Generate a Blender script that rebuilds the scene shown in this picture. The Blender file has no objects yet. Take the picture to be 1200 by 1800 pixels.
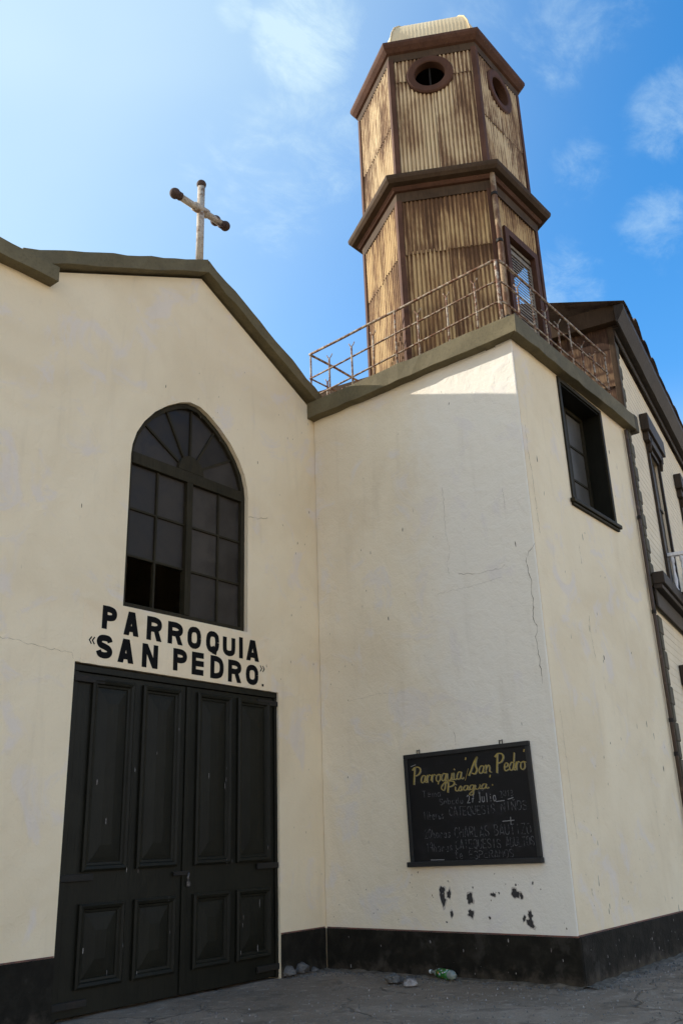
import bpy, bmesh, math, random
from mathutils import Vector, Matrix, noise as mnoise
from mathutils.geometry import tessellate_polygon

random.seed(7)
S = bpy.context.scene
COL = S.collection
D = 3.589            # how far the tower base stands forward of the church front

# ------------------------------------------------------------------ camera
cam_d = bpy.data.cameras.new('camera'); cam = bpy.data.objects.new('camera', cam_d); COL.objects.link(cam)
yaw, pitch, roll = 0.6594, 0.3507, -0.0347
f_ = Vector((math.cos(pitch)*math.cos(yaw), math.cos(pitch)*math.sin(yaw), math.sin(pitch)))
r_ = Vector((math.sin(yaw), -math.cos(yaw), 0)); u_ = r_.cross(f_)
r2 = math.cos(roll)*r_ + math.sin(roll)*u_; u2 = -math.sin(roll)*r_ + math.cos(roll)*u_
M = Matrix((r2, u2, -f_)).transposed().to_4x4(); M.translation = (-10.0591, -8.3015, 1.6)
cam.matrix_world = M
cam_d.sensor_fit = 'VERTICAL'; cam_d.sensor_height = 36; cam_d.lens = 1565.18/1800*36
cam_d.clip_end = 3000; cam_d.clip_start = 0.05
S.camera = cam

# ------------------------------------------------------------------ sky, sun, exposure
SUN = Vector((-1.0, 2.05, 1.2)).normalized()
el = math.asin(SUN.z); az = math.atan2(-SUN.x, SUN.y)      # turned from +Y towards -X
W = bpy.data.worlds.new('World'); S.world = W; W.use_nodes = True
nt = W.node_tree; N = nt.nodes; Lk = nt.links; N.clear()
out = N.new('ShaderNodeOutputWorld'); bg = N.new('ShaderNodeBackground'); bg.inputs[1].default_value = 0.13
sky = N.new('ShaderNodeTexSky'); sky.sky_type = 'NISHITA'; sky.sun_disc = False
sky.sun_elevation = el; sky.sun_rotation = -az; sky.air_density = 1.0; sky.dust_density = 0.8; sky.ozone_density = 1.3; sky.altitude = 20
tc = N.new('ShaderNodeTexCoord'); sep = N.new('ShaderNodeSeparateXYZ'); Lk.new(tc.outputs['Generated'], sep.inputs[0])
zz = N.new('ShaderNodeMath'); zz.operation = 'MAXIMUM'; zz.inputs[1].default_value = 0.04; Lk.new(sep.outputs[2], zz.inputs[0])
dv = N.new('ShaderNodeVectorMath'); dv.operation = 'DIVIDE'; Lk.new(tc.outputs['Generated'], dv.inputs[0])
cz = N.new('ShaderNodeCombineXYZ')
for i in range(3): Lk.new(zz.outputs[0], cz.inputs[i])
Lk.new(cz.outputs[0], dv.inputs[1])
def wnoise(scale, detail, rough, dist, lo, hi, off):
    mp = N.new('ShaderNodeMapping'); mp.inputs['Location'].default_value = off; Lk.new(dv.outputs[0], mp.inputs[0])
    n = N.new('ShaderNodeTexNoise'); n.inputs['Scale'].default_value = scale; n.inputs['Detail'].default_value = detail
    n.inputs['Roughness'].default_value = rough; n.inputs['Distortion'].default_value = dist; Lk.new(mp.outputs[0], n.inputs[0])
    m = N.new('ShaderNodeMapRange'); m.interpolation_type = 'SMOOTHSTEP'; m.inputs[1].default_value = lo; m.inputs[2].default_value = hi
    Lk.new(n.outputs[0], m.inputs[0]); return m.outputs[0]
def wm(op, a, b):
    m = N.new('ShaderNodeMath'); m.operation = op
    for i, x in enumerate((a, b)):
        if isinstance(x, (int, float)): m.inputs[i].default_value = x
        else: Lk.new(x, m.inputs[i])
    return m.outputs[0]
veil = wnoise(0.9, 4, 0.5, 0.4, 0.25, 0.75, (0.4, 5.2, 0))
dt = N.new('ShaderNodeVectorMath'); dt.operation = 'DOT_PRODUCT'; Lk.new(tc.outputs['Generated'], dt.inputs[0]); dt.inputs[1].default_value = SUN
ha = N.new('ShaderNodeMapRange'); ha.interpolation_type = 'SMOOTHSTEP'; ha.inputs[1].default_value = 0.10; ha.inputs[2].default_value = 0.85; Lk.new(dt.outputs['Value'], ha.inputs[0])
# thin bright haze that thickens towards the sun, ragged with cirrus, and a few small puffs
def blob_at(px, py, rad):
    d = (f_ + r2*((px-600)/1565.18) - u2*((py-900)/1565.18)).normalized()
    n = N.new('ShaderNodeVectorMath'); n.operation = 'DOT_PRODUCT'; Lk.new(tc.outputs['Generated'], n.inputs[0]); n.inputs[1].default_value = d
    m = N.new('ShaderNodeMapRange'); m.interpolation_type = 'SMOOTHSTEP'; m.inputs[1].default_value = math.cos(rad); m.inputs[2].default_value = 1.0; Lk.new(n.outputs['Value'], m.inputs[0]); return m.outputs[0]
bl_ = None
for (px, py, rd, w_) in ((540, 60, 0.08, 0.86), (415, 20, 0.03, 0.6), (985, 50, 0.08, 0.62), (1075, 35, 0.06, 0.52), (1185, 195, 0.07, 0.64), (1015, 300, 0.05, 0.5), (1160, 405, 0.065, 0.62), (985, 505, 0.07, 0.66), (440, 330, 0.12, 0.55), (560, 240, 0.10, 0.52), (840, 15, 0.06, 0.58)):
    t = wm('MULTIPLY', blob_at(px, py, rd), w_); bl_ = t if bl_ is None else wm('MAXIMUM', bl_, t)
mpn = N.new('ShaderNodeMapping'); mpn.inputs['Scale'].default_value = (1.0, 1.35, 1.0); mpn.inputs['Rotation'].default_value = (0, 0, 0.5); Lk.new(dv.outputs[0], mpn.inputs[0])
nn_ = N.new('ShaderNodeTexNoise'); nn_.inputs['Scale'].default_value = 7.5; nn_.inputs['Detail'].default_value = 8; nn_.inputs['Roughness'].default_value = 0.68; nn_.inputs['Distortion'].default_value = 0.35; Lk.new(mpn.outputs[0], nn_.inputs[0])
pv = N.new('ShaderNodeMapRange'); pv.interpolation_type = 'SMOOTHSTEP'; pv.inputs[1].default_value = 0.38; pv.inputs[2].default_value = 1.0
Lk.new(wm('ADD', nn_.outputs[0], wm('MULTIPLY', wm('SUBTRACT', bl_, 0.5), 0.62)), pv.inputs[0])
puff = wm('MULTIPLY', pv.outputs[0], wm('MINIMUM', wm('MULTIPLY', bl_, 2.0), 1.0))
hz = wm('MULTIPLY', ha.outputs[0], wm('ADD', wm('MULTIPLY', veil, 0.45), 0.62))
mx = wm('MINIMUM', wm('ADD', hz, wm('MULTIPLY', puff, 0.55)), 0.95)
hs = N.new('ShaderNodeHueSaturation'); hs.inputs['Saturation'].default_value = 1.42; hs.inputs['Value'].default_value = 0.80; Lk.new(sky.outputs[0], hs.inputs['Color'])
m1 = N.new('ShaderNodeMixRGB'); Lk.new(mx, m1.inputs[0]); Lk.new(hs.outputs[0], m1.inputs[1]); m1.inputs[2].default_value = (1.72, 2.25, 2.55, 1)
# bright warm haze band all round the horizon, added to light the shaded walls
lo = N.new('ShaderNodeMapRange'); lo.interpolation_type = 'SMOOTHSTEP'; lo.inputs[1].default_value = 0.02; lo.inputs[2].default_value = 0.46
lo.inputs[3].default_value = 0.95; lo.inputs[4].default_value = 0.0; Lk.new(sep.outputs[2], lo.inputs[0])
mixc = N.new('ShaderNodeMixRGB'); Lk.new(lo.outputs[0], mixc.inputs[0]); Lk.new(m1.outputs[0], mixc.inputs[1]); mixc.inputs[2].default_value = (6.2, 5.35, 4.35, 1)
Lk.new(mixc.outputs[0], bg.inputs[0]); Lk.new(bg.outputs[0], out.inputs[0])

sl = bpy.data.lights.new('sun', 'SUN'); sl.energy = 2.0; sl.angle = math.radians(0.5); sl.color = (1, 0.945, 0.86)
so = bpy.data.objects.new('sun', sl); COL.objects.link(so); so.rotation_euler = (-SUN).to_track_quat('-Z', 'Y').to_euler()
so.location = (-20, 30, 40)
S.view_settings.view_transform = 'Standard'; S.view_settings.look = 'None'; S.view_settings.gamma = 1
S.view_settings.use_curve_mapping = False; S.view_settings.exposure = 1.64
S.cycles.max_bounces = 7; S.cycles.diffuse_bounces = 4

# ------------------------------------------------------------------ material helpers
class NT:
    def __init__(s, name):
        s.m = bpy.data.materials.new(name); s.m.use_nodes = True; s.t = s.m.node_tree; s.n = s.t.nodes; s.l = s.t.links
        s.b = s.n['Principled BSDF']; s.co = s.n.new('ShaderNodeTexCoord').outputs['Object']
    def lk(s, a, b): s.l.new(a, b)
    def noise(s, scale, detail=4, rough=0.55, dist=0, sc=(1,1,1), off=(0,0,0), src=None):
        mp = s.n.new('ShaderNodeMapping'); mp.inputs['Scale'].default_value = sc; mp.inputs['Location'].default_value = off
        s.lk(src or s.co, mp.inputs[0]); n = s.n.new('ShaderNodeTexNoise'); n.inputs['Scale'].default_value = scale
        n.inputs['Detail'].default_value = detail; n.inputs['Roughness'].default_value = rough; n.inputs['Distortion'].default_value = dist
        s.lk(mp.outputs[0], n.inputs[0]); return n.outputs[0]
    def step(s, v, lo, hi, a=0., b=1.):
        m = s.n.new('ShaderNodeMapRange'); m.interpolation_type = 'SMOOTHSTEP'
        for i, x in ((1, lo), (2, hi), (3, a), (4, b)): m.inputs[i].default_value = x
        s.lk(v, m.inputs[0]); return m.outputs[0]
    def math(s, op, a, b):
        m = s.n.new('ShaderNodeMath'); m.operation = op
        for i, x in enumerate((a, b)):
            if isinstance(x, (int, float)): m.inputs[i].default_value = x
            else: s.lk(x, m.inputs[i])
        return m.outputs[0]
    def mix(s, fac, a, b, mode='MIX'):
        m = s.n.new('ShaderNodeMixRGB'); m.blend_type = mode
        for i, x in enumerate((fac, a, b)):
            if isinstance(x, (int, float)): m.inputs[i].default_value = x
            elif isinstance(x, tuple): m.inputs[i].default_value = (*x, 1)
            else: s.lk(x, m.inputs[i])
        return m.outputs[0]
    def sep(s):
        n = s.n.new('ShaderNodeSeparateXYZ'); s.lk(s.co, n.inputs[0]); return n.outputs
    def rnd(s): return s.n.new('ShaderNodeObjectInfo').outputs['Random']
    def bump(s, h, dist, strength=1.0):
        b = s.n.new('ShaderNodeBump'); b.inputs['Distance'].default_value = dist; b.inputs['Strength'].default_value = strength
        s.lk(h, b.inputs['Height']); s.lk(b.outputs[0], s.b.inputs['Normal'])
    def fin(s, col, rough=0.8, spec=0.3, metal=0.):
        if isinstance(col, tuple): s.b.inputs['Base Color'].default_value = (*col, 1)
        else: s.lk(col, s.b.inputs['Base Color'])
        if isinstance(rough, (int, float)): s.b.inputs['Roughness'].default_value = rough
        else: s.lk(rough, s.b.inputs['Roughness'])
        s.b.inputs['Specular IOR Level'].default_value = spec; s.b.inputs['Metallic'].default_value = metal
        return s.m

def plaster(name, cream, patch, second=None):
    k = NT(name)
    big = k.noise(0.55, 3, 0.6, 0.6); mid = k.noise(1.7, 5, 0.62, 0.8, off=(4, 2, 9)); streak = k.noise(2.2, 3, 0.6, 0.2, sc=(2.2, 2.2, 0.28), off=(1, 7, 3))
    c = k.mix(k.step(big, 0.32, 0.72), cream, tuple(x*y for x, y in zip(cream, (0.90, 0.875, 0.84))))
    if second:
        s = k.sep(); y = k.math('ADD', s[1], k.math('MULTIPLY', k.math('SUBTRACT', mid, 0.5), 1.6))
        c = k.mix(k.step(y, -2.5, -1.4, 1, 0), c, second)
    c = k.mix(k.step(mid, 0.53, 0.66, 0, 0.6), c, patch)
    c = k.mix(k.step(streak, 0.55, 0.85, 0, 0.16), c, (0.36, 0.29, 0.20))
    dirt = k.noise(9, 4, 0.7, 0.3, sc=(1, 1, 0.5)); c = k.mix(k.step(dirt, 0.58, 0.88, 0, 0.22), c, (0.42, 0.36, 0.28))
    spk = k.noise(16, 1, 0.5, 0, sc=(1, 1, 0.3), off=(8, 8, 1)); gate = k.noise(0.8, 1, 0.5, off=(2, 9, 6))
    f = k.math('MULTIPLY', k.step(spk, 0.765, 0.79), k.step(gate, 0.5, 0.6)); c = k.mix(f, c, (0.10, 0.085, 0.07))
    h = k.math('ADD', k.math('MULTIPLY', k.noise(5, 4, 0.6, 0.4), 0.8), k.math('MULTIPLY', k.noise(38, 3, 0.65), 0.22))
    h = k.math('ADD', h, k.math('MULTIPLY', k.step(mid, 0.555, 0.575), 0.05)); h = k.math('ADD', h, k.math('MULTIPLY', big, 2.2))
    k.bump(h, 0.022, 0.85); return k.fin(c, 0.9, 0.15)

def paintwood(name, col, worn, rough=0.55, wear=0.72, sc=(1, 1, 0.12), spec=0.35):
    k = NT(name)
    g = k.noise(30, 5, 0.6, 0.3, sc=sc); b = k.noise(2.5, 5, 0.6, 0.4)
    c = k.mix(k.step(b, 0.3, 0.75), col, tuple(x*1.5 for x in col)); c = k.mix(k.step(g, 0.45, 0.75, 0, 0.5), c, tuple(x*0.6 for x in col))
    w = k.noise(14, 6, 0.7, 0.2, sc=(1.6, 1.6, 0.35), off=(3, 1, 4)); c = k.mix(k.step(w, wear, wear+0.03), c, worn)
    k.bump(k.math('ADD', g, k.math('MULTIPLY', w, 0.6)), 0.006, 0.6); return k.fin(c, rough, spec)

def plinthmat(name, col, worn, *a):
    k = NT(name); b = k.noise(1.1, 5, 0.62, 0.7); n = k.noise(6, 5, 0.65, 0.3, off=(4, 4, 4)); f = k.noise(34, 3, 0.6)
    c = k.mix(k.step(n, 0.35, 0.75), col, tuple(x*2.0 for x in col)); c = k.mix(k.step(k.math('ADD', b, k.math('MULTIPLY', k.math('SUBTRACT', n, 0.5), 0.35)), 0.56, 0.68, 0, 0.6), c, (0.045, 0.040, 0.032))
    c = k.mix(k.step(f, 0.72, 0.76, 0, 0.6), c, worn); zz2 = k.math('ADD', k.math('MULTIPLY', k.math('SUBTRACT', 0.12, k.sep()[2]), 2.2), n); c = k.mix(k.step(zz2, 0.45, 0.95, 0, 0.55), c, (0.10, 0.078, 0.056)); k.bump(k.math('ADD', n, k.math('MULTIPLY', f, 0.4)), 0.018, 0.9); return k.fin(c, 0.85, 0.12)

def rusty(name, paint, rust, lo=0.45, hi=0.6, rough=0.75, scale=9, metal=0.0, sc=(1, 1, 1)):
    k = NT(name); n = k.noise(scale, 7, 0.65, 0.3, sc=sc); n2 = k.noise(40, 4, 0.6)
    c = k.mix(k.step(n, lo, hi), paint, rust); c = k.mix(k.step(n2, 0.4, 0.8, 0, 0.6), c, tuple(x*0.45 for x in rust))
    k.bump(k.math('ADD', n, k.math('MULTIPLY', n2, 0.5)), 0.006, 0.7); return k.fin(c, rough, 0.3, metal)

def corrug(name, cream, tan, rust, amt):
    k = NT(name); r = k.rnd()
    cmb = k.n.new('ShaderNodeCombineXYZ'); k.lk(k.math('MULTIPLY', r, 40), cmb.inputs[0]); k.lk(k.math('MULTIPLY', r, 17), cmb.inputs[2])
    va = k.n.new('ShaderNodeVectorMath'); va.operation = 'ADD'; k.lk(k.co, va.inputs[0]); k.lk(cmb.outputs[0], va.inputs[1]); sv = va.outputs[0]
    st = k.noise(5.5, 5, 0.68, 0.25, sc=(1, 1, 0.13), src=sv); st2 = k.noise(34, 4, 0.75, 0.1, sc=(1, 1, 0.045), src=sv, off=(3, 3, 3))
    bl = k.noise(1.5, 4, 0.6, 0.5, sc=(1, 1, 0.45), src=sv, off=(9, 1, 2)); fine = k.noise(42, 4, 0.75, src=sv, sc=(1, 1, 0.22))
    c = k.mix(k.step(bl, 0.35, 0.7), cream, tan); c = k.mix(k.step(st2, 0.45, 0.72, 0, 0.8), c, tan)
    g = k.math('ADD', k.math('MULTIPLY', st, 0.45), k.math('MULTIPLY', bl, 0.55)); g = k.math('ADD', g, k.math('MULTIPLY', k.math('SUBTRACT', r, 0.5), 0.10))
    g = k.math('ADD', g, k.math('MULTIPLY', k.math('SUBTRACT', st2, 0.5), 0.42))
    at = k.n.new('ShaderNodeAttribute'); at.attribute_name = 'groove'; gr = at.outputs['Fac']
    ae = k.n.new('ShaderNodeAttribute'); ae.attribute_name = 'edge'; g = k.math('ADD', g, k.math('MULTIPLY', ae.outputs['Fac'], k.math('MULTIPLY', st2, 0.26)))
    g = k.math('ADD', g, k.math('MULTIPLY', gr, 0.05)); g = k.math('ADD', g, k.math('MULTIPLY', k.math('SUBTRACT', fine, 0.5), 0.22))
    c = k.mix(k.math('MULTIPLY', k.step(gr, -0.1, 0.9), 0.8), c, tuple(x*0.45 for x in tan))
    c = k.mix(k.step(g, amt-0.03, amt+0.13, 0, 0.85), c, rust); c = k.mix(k.step(g, amt+0.10, amt+0.22, 0, 0.75), c, tuple(x*0.5 for x in rust))
    c = k.mix(k.step(fine, 0.66, 0.72, 0, 0.7), c, tuple(x*0.6 for x in rust))
    k.bump(fine, 0.004, 0.5); return k.fin(c, 0.7, 0.2)

MT = {}
CREAM = (0.835, 0.70, 0.478)
MT['cream'] = plaster('cream plaster', CREAM, (0.74, 0.645, 0.56))
MT['whitewash'] = plaster('grey white plaster', (0.79, 0.695, 0.52), (0.71, 0.655, 0.60), (0.77, 0.715, 0.605))
MT['band'] = plaster('fresh pale paint', (0.845, 0.695, 0.47), (0.80, 0.68, 0.50))
MT['olive'] = paintwood('olive coping paint', (0.115, 0.094, 0.050), (0.26, 0.21, 0.14), 0.8, 0.73, (1, 1, 1), 0.25)
MT['black'] = plinthmat('black plinth paint', (0.012, 0.0105, 0.0075), (0.18, 0.16, 0.13), 0.8, 0.735, (1, 1, 1), 0.12)
MT['redline'] = rusty('old red paint edge', (0.20, 0.085, 0.06), (0.10, 0.06, 0.05))
MT['door'] = paintwood('dark olive door paint', (0.0098, 0.0094, 0.0058), (0.09, 0.08, 0.06), 0.48, 0.755, spec=0.16)
MT['winframe'] = paintwood('olive window paint', (0.024, 0.0195, 0.0105), (0.1, 0.085, 0.06), 0.65, 0.77, spec=0.12)
MT['iron'] = rusty('dark iron', (0.016, 0.014, 0.010), (0.03, 0.02, 0.014), 0.5, 0.7)
MT['steel'] = rusty('scratched steel', (0.13, 0.12, 0.11), (0.06, 0.045, 0.035), 0.5, 0.65, 0.45, 30, 0.5)
k = NT('dusty dark glass'); n = k.noise(3, 5, 0.6, 0.4); d = k.noise(24, 5, 0.7, 0, sc=(1, 1, 0.3))
MT['pane'] = k.fin(k.mix(k.step(d, 0.68, 0.74, 0, 0.5), k.mix(k.step(n, 0.3, 0.7), (0.020, 0.016, 0.0125), (0.038, 0.031, 0.024)), (0.16, 0.14, 0.12)), k.step(n, 0.3, 0.7, 0.35, 0.6), 0.22)
k = NT('grey pane'); n = k.noise(2.2, 4, 0.6, 0.4); _b = MT['pane'].node_tree; _l = [l for l in _b.links if l.to_socket.name == 'Base Color'][0]; _s = _l.from_socket; _h = _b.nodes.new('ShaderNodeHueSaturation'); _oi = _b.nodes.new('ShaderNodeObjectInfo'); _m = _b.nodes.new('ShaderNodeMapRange'); _m.inputs[3].default_value = 0.65; _m.inputs[4].default_value = 1.5; _b.links.new(_oi.outputs['Random'], _m.inputs[0]); _b.links.new(_m.outputs[0], _h.inputs['Value']); _b.links.new(_s, _h.inputs['Color']); _b.links.new(_h.outputs[0], _b.nodes['Principled BSDF'].inputs['Base Color'])
MT['greypane'] = k.fin(k.mix(k.step(n, 0.3, 0.7), (0.060, 0.054, 0.044), (0.095, 0.086, 0.072)), 0.45, 0.25)
k = NT('black lettering paint'); n = k.noise(25, 5, 0.7); MT['ink'] = k.fin(k.mix(k.step(n, 0.55, 0.75), (0.0045, 0.0042, 0.004), (0.014, 0.012, 0.011)), 0.75, 0.12)
k = NT('bare dark render'); n = k.noise(30, 5, 0.7); MT['chip'] = k.fin(k.mix(n, (0.025, 0.024, 0.024), (0.075, 0.07, 0.065)), 0.95, 0.1)
MT['crack'] = NT('crack').fin((0.17, 0.125, 0.08), 0.95, 0.1)
k = NT('old paint layer'); n = k.noise(22, 4, 0.7); MT['oldpaint'] = k.fin(k.mix(n, (0.40, 0.34, 0.27), (0.62, 0.56, 0.48)), 0.9, 0.1)
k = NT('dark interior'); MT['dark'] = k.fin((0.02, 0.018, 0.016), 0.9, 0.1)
MT['maroon'] = paintwood('maroon trim paint', (0.075, 0.036, 0.022), (0.22, 0.125, 0.065), 0.7, 0.66, spec=0.12)
MT['brown'] = paintwood('dark brown trim', (0.058, 0.037, 0.022), (0.17, 0.105, 0.06), 0.75, 0.67, spec=0.12)
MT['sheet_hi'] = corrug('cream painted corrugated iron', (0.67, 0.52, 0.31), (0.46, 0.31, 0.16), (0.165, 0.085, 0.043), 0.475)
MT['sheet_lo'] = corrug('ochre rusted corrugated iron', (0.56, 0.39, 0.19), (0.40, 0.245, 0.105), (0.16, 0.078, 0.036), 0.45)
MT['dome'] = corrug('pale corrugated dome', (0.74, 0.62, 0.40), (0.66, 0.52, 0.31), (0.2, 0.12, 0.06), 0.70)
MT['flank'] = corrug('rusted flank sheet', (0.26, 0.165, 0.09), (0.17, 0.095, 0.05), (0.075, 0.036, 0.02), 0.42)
MT['rail'] = rusty('rusted rail paint', (0.42, 0.35, 0.26), (0.16, 0.07, 0.035), 0.40, 0.58, 0.8, 14)
MT['pipe'] = rusty('flaking downpipe', (0.36, 0.25, 0.145), (0.15, 0.075, 0.04), 0.42, 0.60, 0.8, 7, 0.0, (1, 1, 0.4))
MT['brownpipe'] = rusty('brown downpipe', (0.075, 0.05, 0.035), (0.16, 0.11, 0.075), 0.55, 0.65, 0.7, 6)
MT['louver'] = rusty('weathered louver', (0.24, 0.20, 0.15), (0.12, 0.08, 0.055), 0.45, 0.7)
MT['crosswhite'] = rusty('flaking white cross paint', (0.46, 0.40, 0.32), (0.22, 0.14, 0.085), 0.50, 0.64, 0.7, 9)
MT['crossball'] = rusty('rusty ball', (0.085, 0.05, 0.035), (0.055, 0.032, 0.024), 0.4, 0.7, 0.8)
MT['terrace'] = rusty('terrace concrete', (0.35, 0.32, 0.27), (0.22, 0.2, 0.17))
MT['roofiron'] = corrug('roof sheet', (0.22, 0.16, 0.12), (0.15, 0.10, 0.07), (0.07, 0.04, 0.03), 0.5)
k = NT('cream clapboard'); n = k.noise(2.2, 4, 0.6, 0.4); MT['clap'] = k.fin(k.mix(k.step(n, 0.3, 0.75), (0.78, 0.65, 0.45), (0.70, 0.585, 0.41)), 0.8, 0.12)
MT['quoin'] = paintwood('grey green quoin paint', (0.082, 0.070, 0.047), (0.17, 0.145, 0.105), 0.8, 0.76, spec=0.12)
MT['housetrim'] = paintwood('dark house trim', (0.036, 0.026, 0.018), (0.12, 0.09, 0.065), 0.65, 0.76, spec=0.2)
MT['white'] = paintwood('white baluster paint', (0.62, 0.61, 0.6), (0.3, 0.25, 0.22), 0.6, 0.72)
k = NT('chalkboard'); n = k.noise(2.4, 6, 0.65, 0.6); s2 = k.noise(11, 6, 0.7, 0.3, sc=(1, 0.4, 1))
MT['board'] = k.fin(k.mix(k.math('MULTIPLY', k.step(n, 0.42, 0.7), k.step(s2, 0.4, 0.8)), (0.0055, 0.0052, 0.0055), (0.022, 0.021, 0.023)), 0.6, 0.25)
MT['boardframe'] = paintwood('black board frame', (0.013, 0.013, 0.013), (0.09, 0.08, 0.07), 0.5, 0.76)
def chalk(name, col, lo):
    k = NT(name); n = k.noise(26, 5, 0.7, 0, off=(2, 5, 1)); return k.fin(k.mix(k.step(n, lo, lo+0.22), (0.012, 0.012, 0.013), col), 0.9, 0.1)
MT['yellow'] = chalk('yellow sign paint', (0.36, 0.27, 0.08), 0.24)
MT['goldshade'] = chalk('pale outline paint', (0.22, 0.20, 0.14), 0.3)
MT['chalk'] = chalk('smudged chalk', (0.12, 0.118, 0.118), 0.38)
MT['chalkhi'] = chalk('bright chalk', (0.25, 0.245, 0.24), 0.25)

def ground_mat():
    k = NT('worn asphalt'); a = k.noise(0.7, 6, 0.6, 0.5); b = k.noise(60, 4, 0.7); c2 = k.noise(7, 6, 0.65, 0.3)
    c = k.mix(k.step(a, 0.35, 0.68), (0.235, 0.174, 0.122), (0.335, 0.256, 0.186)); c = k.mix(k.step(b, 0.35, 0.75, 0, 0.6), c, (0.17, 0.125, 0.088))
    c = k.mix(k.step(c2, 0.52, 0.72, 0, 0.7), c, (0.44, 0.35, 0.265))
    st_ = k.noise(1.9, 5, 0.65, 0.9, off=(7, 1, 2)); c = k.mix(k.step(st_, 0.52, 0.66, 0, 0.6), c, (0.12, 0.09, 0.065)); sp = k.noise(34, 2, 0.5, off=(5, 5, 5)); c = k.mix(k.step(sp, 0.70, 0.73), c, (0.42, 0.41, 0.39))
    nz = k.n.new('ShaderNodeTexNoise'); nz.inputs['Scale'].default_value = 1.3; nz.inputs['Detail'].default_value = 5; k.lk(k.co, nz.inputs[0])
    vm = k.n.new('ShaderNodeMixRGB'); vm.blend_type = 'ADD'; vm.inputs[0].default_value = 0.9; k.lk(k.co, vm.inputs[1]); k.lk(nz.outputs[1], vm.inputs[2])
    vo = k.n.new('ShaderNodeTexVoronoi'); vo.feature = 'DISTANCE_TO_EDGE'; vo.inputs['Scale'].default_value = 0.33; k.lk(vm.outputs[0], vo.inputs[0])
    cr = k.math('MULTIPLY', k.step(vo.outputs[0], 0.002, 0.007, 1, 0), k.step(a, 0.42, 0.52)); c = k.mix(k.math('MULTIPLY', cr, 0.4), c, (0.018, 0.018, 0.018))
    yy = k.math('ADD', k.sep()[1], k.math('MULTIPLY', a, 3.0)); c = k.mix(k.step(yy, -13.5, -12.5, 1, 0), c, (0.34, 0.26, 0.17))      # sandy yard across the street
    h = k.math('ADD', k.math('MULTIPLY', b, 0.35), k.math('MULTIPLY', c2, 0.9)); h = k.math('SUBTRACT', h, k.math('MULTIPLY', cr, 0.8))
    k.bump(h, 0.035, 1.0); return k.fin(c, 0.9, 0.15)
MT['ground'] = ground_mat()
k = NT('wall foot dust'); n = k.noise(9, 5, 0.65, 0.3); n2 = k.noise(55, 3, 0.6); k.bump(k.math('ADD', n, k.math('MULTIPLY', n2, 0.5)), 0.015, 0.9); MT['dust'] = k.fin(k.mix(k.step(n, 0.35, 0.7), (0.10, 0.075, 0.053), (0.24, 0.185, 0.13)), 0.95, 0.1)
MT['stone'] = rusty('rubble stone', (0.15, 0.14, 0.125), (0.075, 0.07, 0.065), 0.4, 0.65)
MT['stonepale'] = rusty('pale rubble', (0.34, 0.31, 0.28), (0.14, 0.11, 0.10), 0.45, 0.65)
k = NT('green bottle plastic'); k.b.inputs['Transmission Weight'].default_value = 0.55; MT['bottle'] = k.fin((0.45, 0.5, 0.45), 0.15, 0.5)
k = NT('bottle wrapper'); n = k.noise(18, 3, 0.5); n2 = k.noise(24, 2, 0.5, off=(4, 4, 4))
MT['wrap'] = k.fin(k.mix(k.step(n2, 0.62, 0.66), k.mix(k.step(n, 0.6, 0.64), (0.03, 0.16, 0.03), (0.55, 0.6, 0.75)), (0.65, 0.22, 0.03)), 0.35, 0.5)

# ------------------------------------------------------------------ mesh helpers
class Frame:
    def __init__(s, O, U, V, Nn): s.O, s.U, s.V, s.N = Vector(O), Vector(U), Vector(V), Vector(Nn)
    def __call__(s, p): return s.O + s.U*p[0] + s.V*p[1] + s.N*p[2]
WORLD = Frame((0,0,0), (1,0,0), (0,1,0), (0,0,1))
F1 = Frame((0,0,0), (1,0,0), (0,0,1), (0,-1,0))          # church front
W2 = Frame((0,0,0), (0,-1,0), (0,0,1), (-1,0,0))         # west side of the tower base
W3 = Frame((0,-D,0), (1,0,0), (0,0,1), (0,-1,0))         # street side of the tower base

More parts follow.
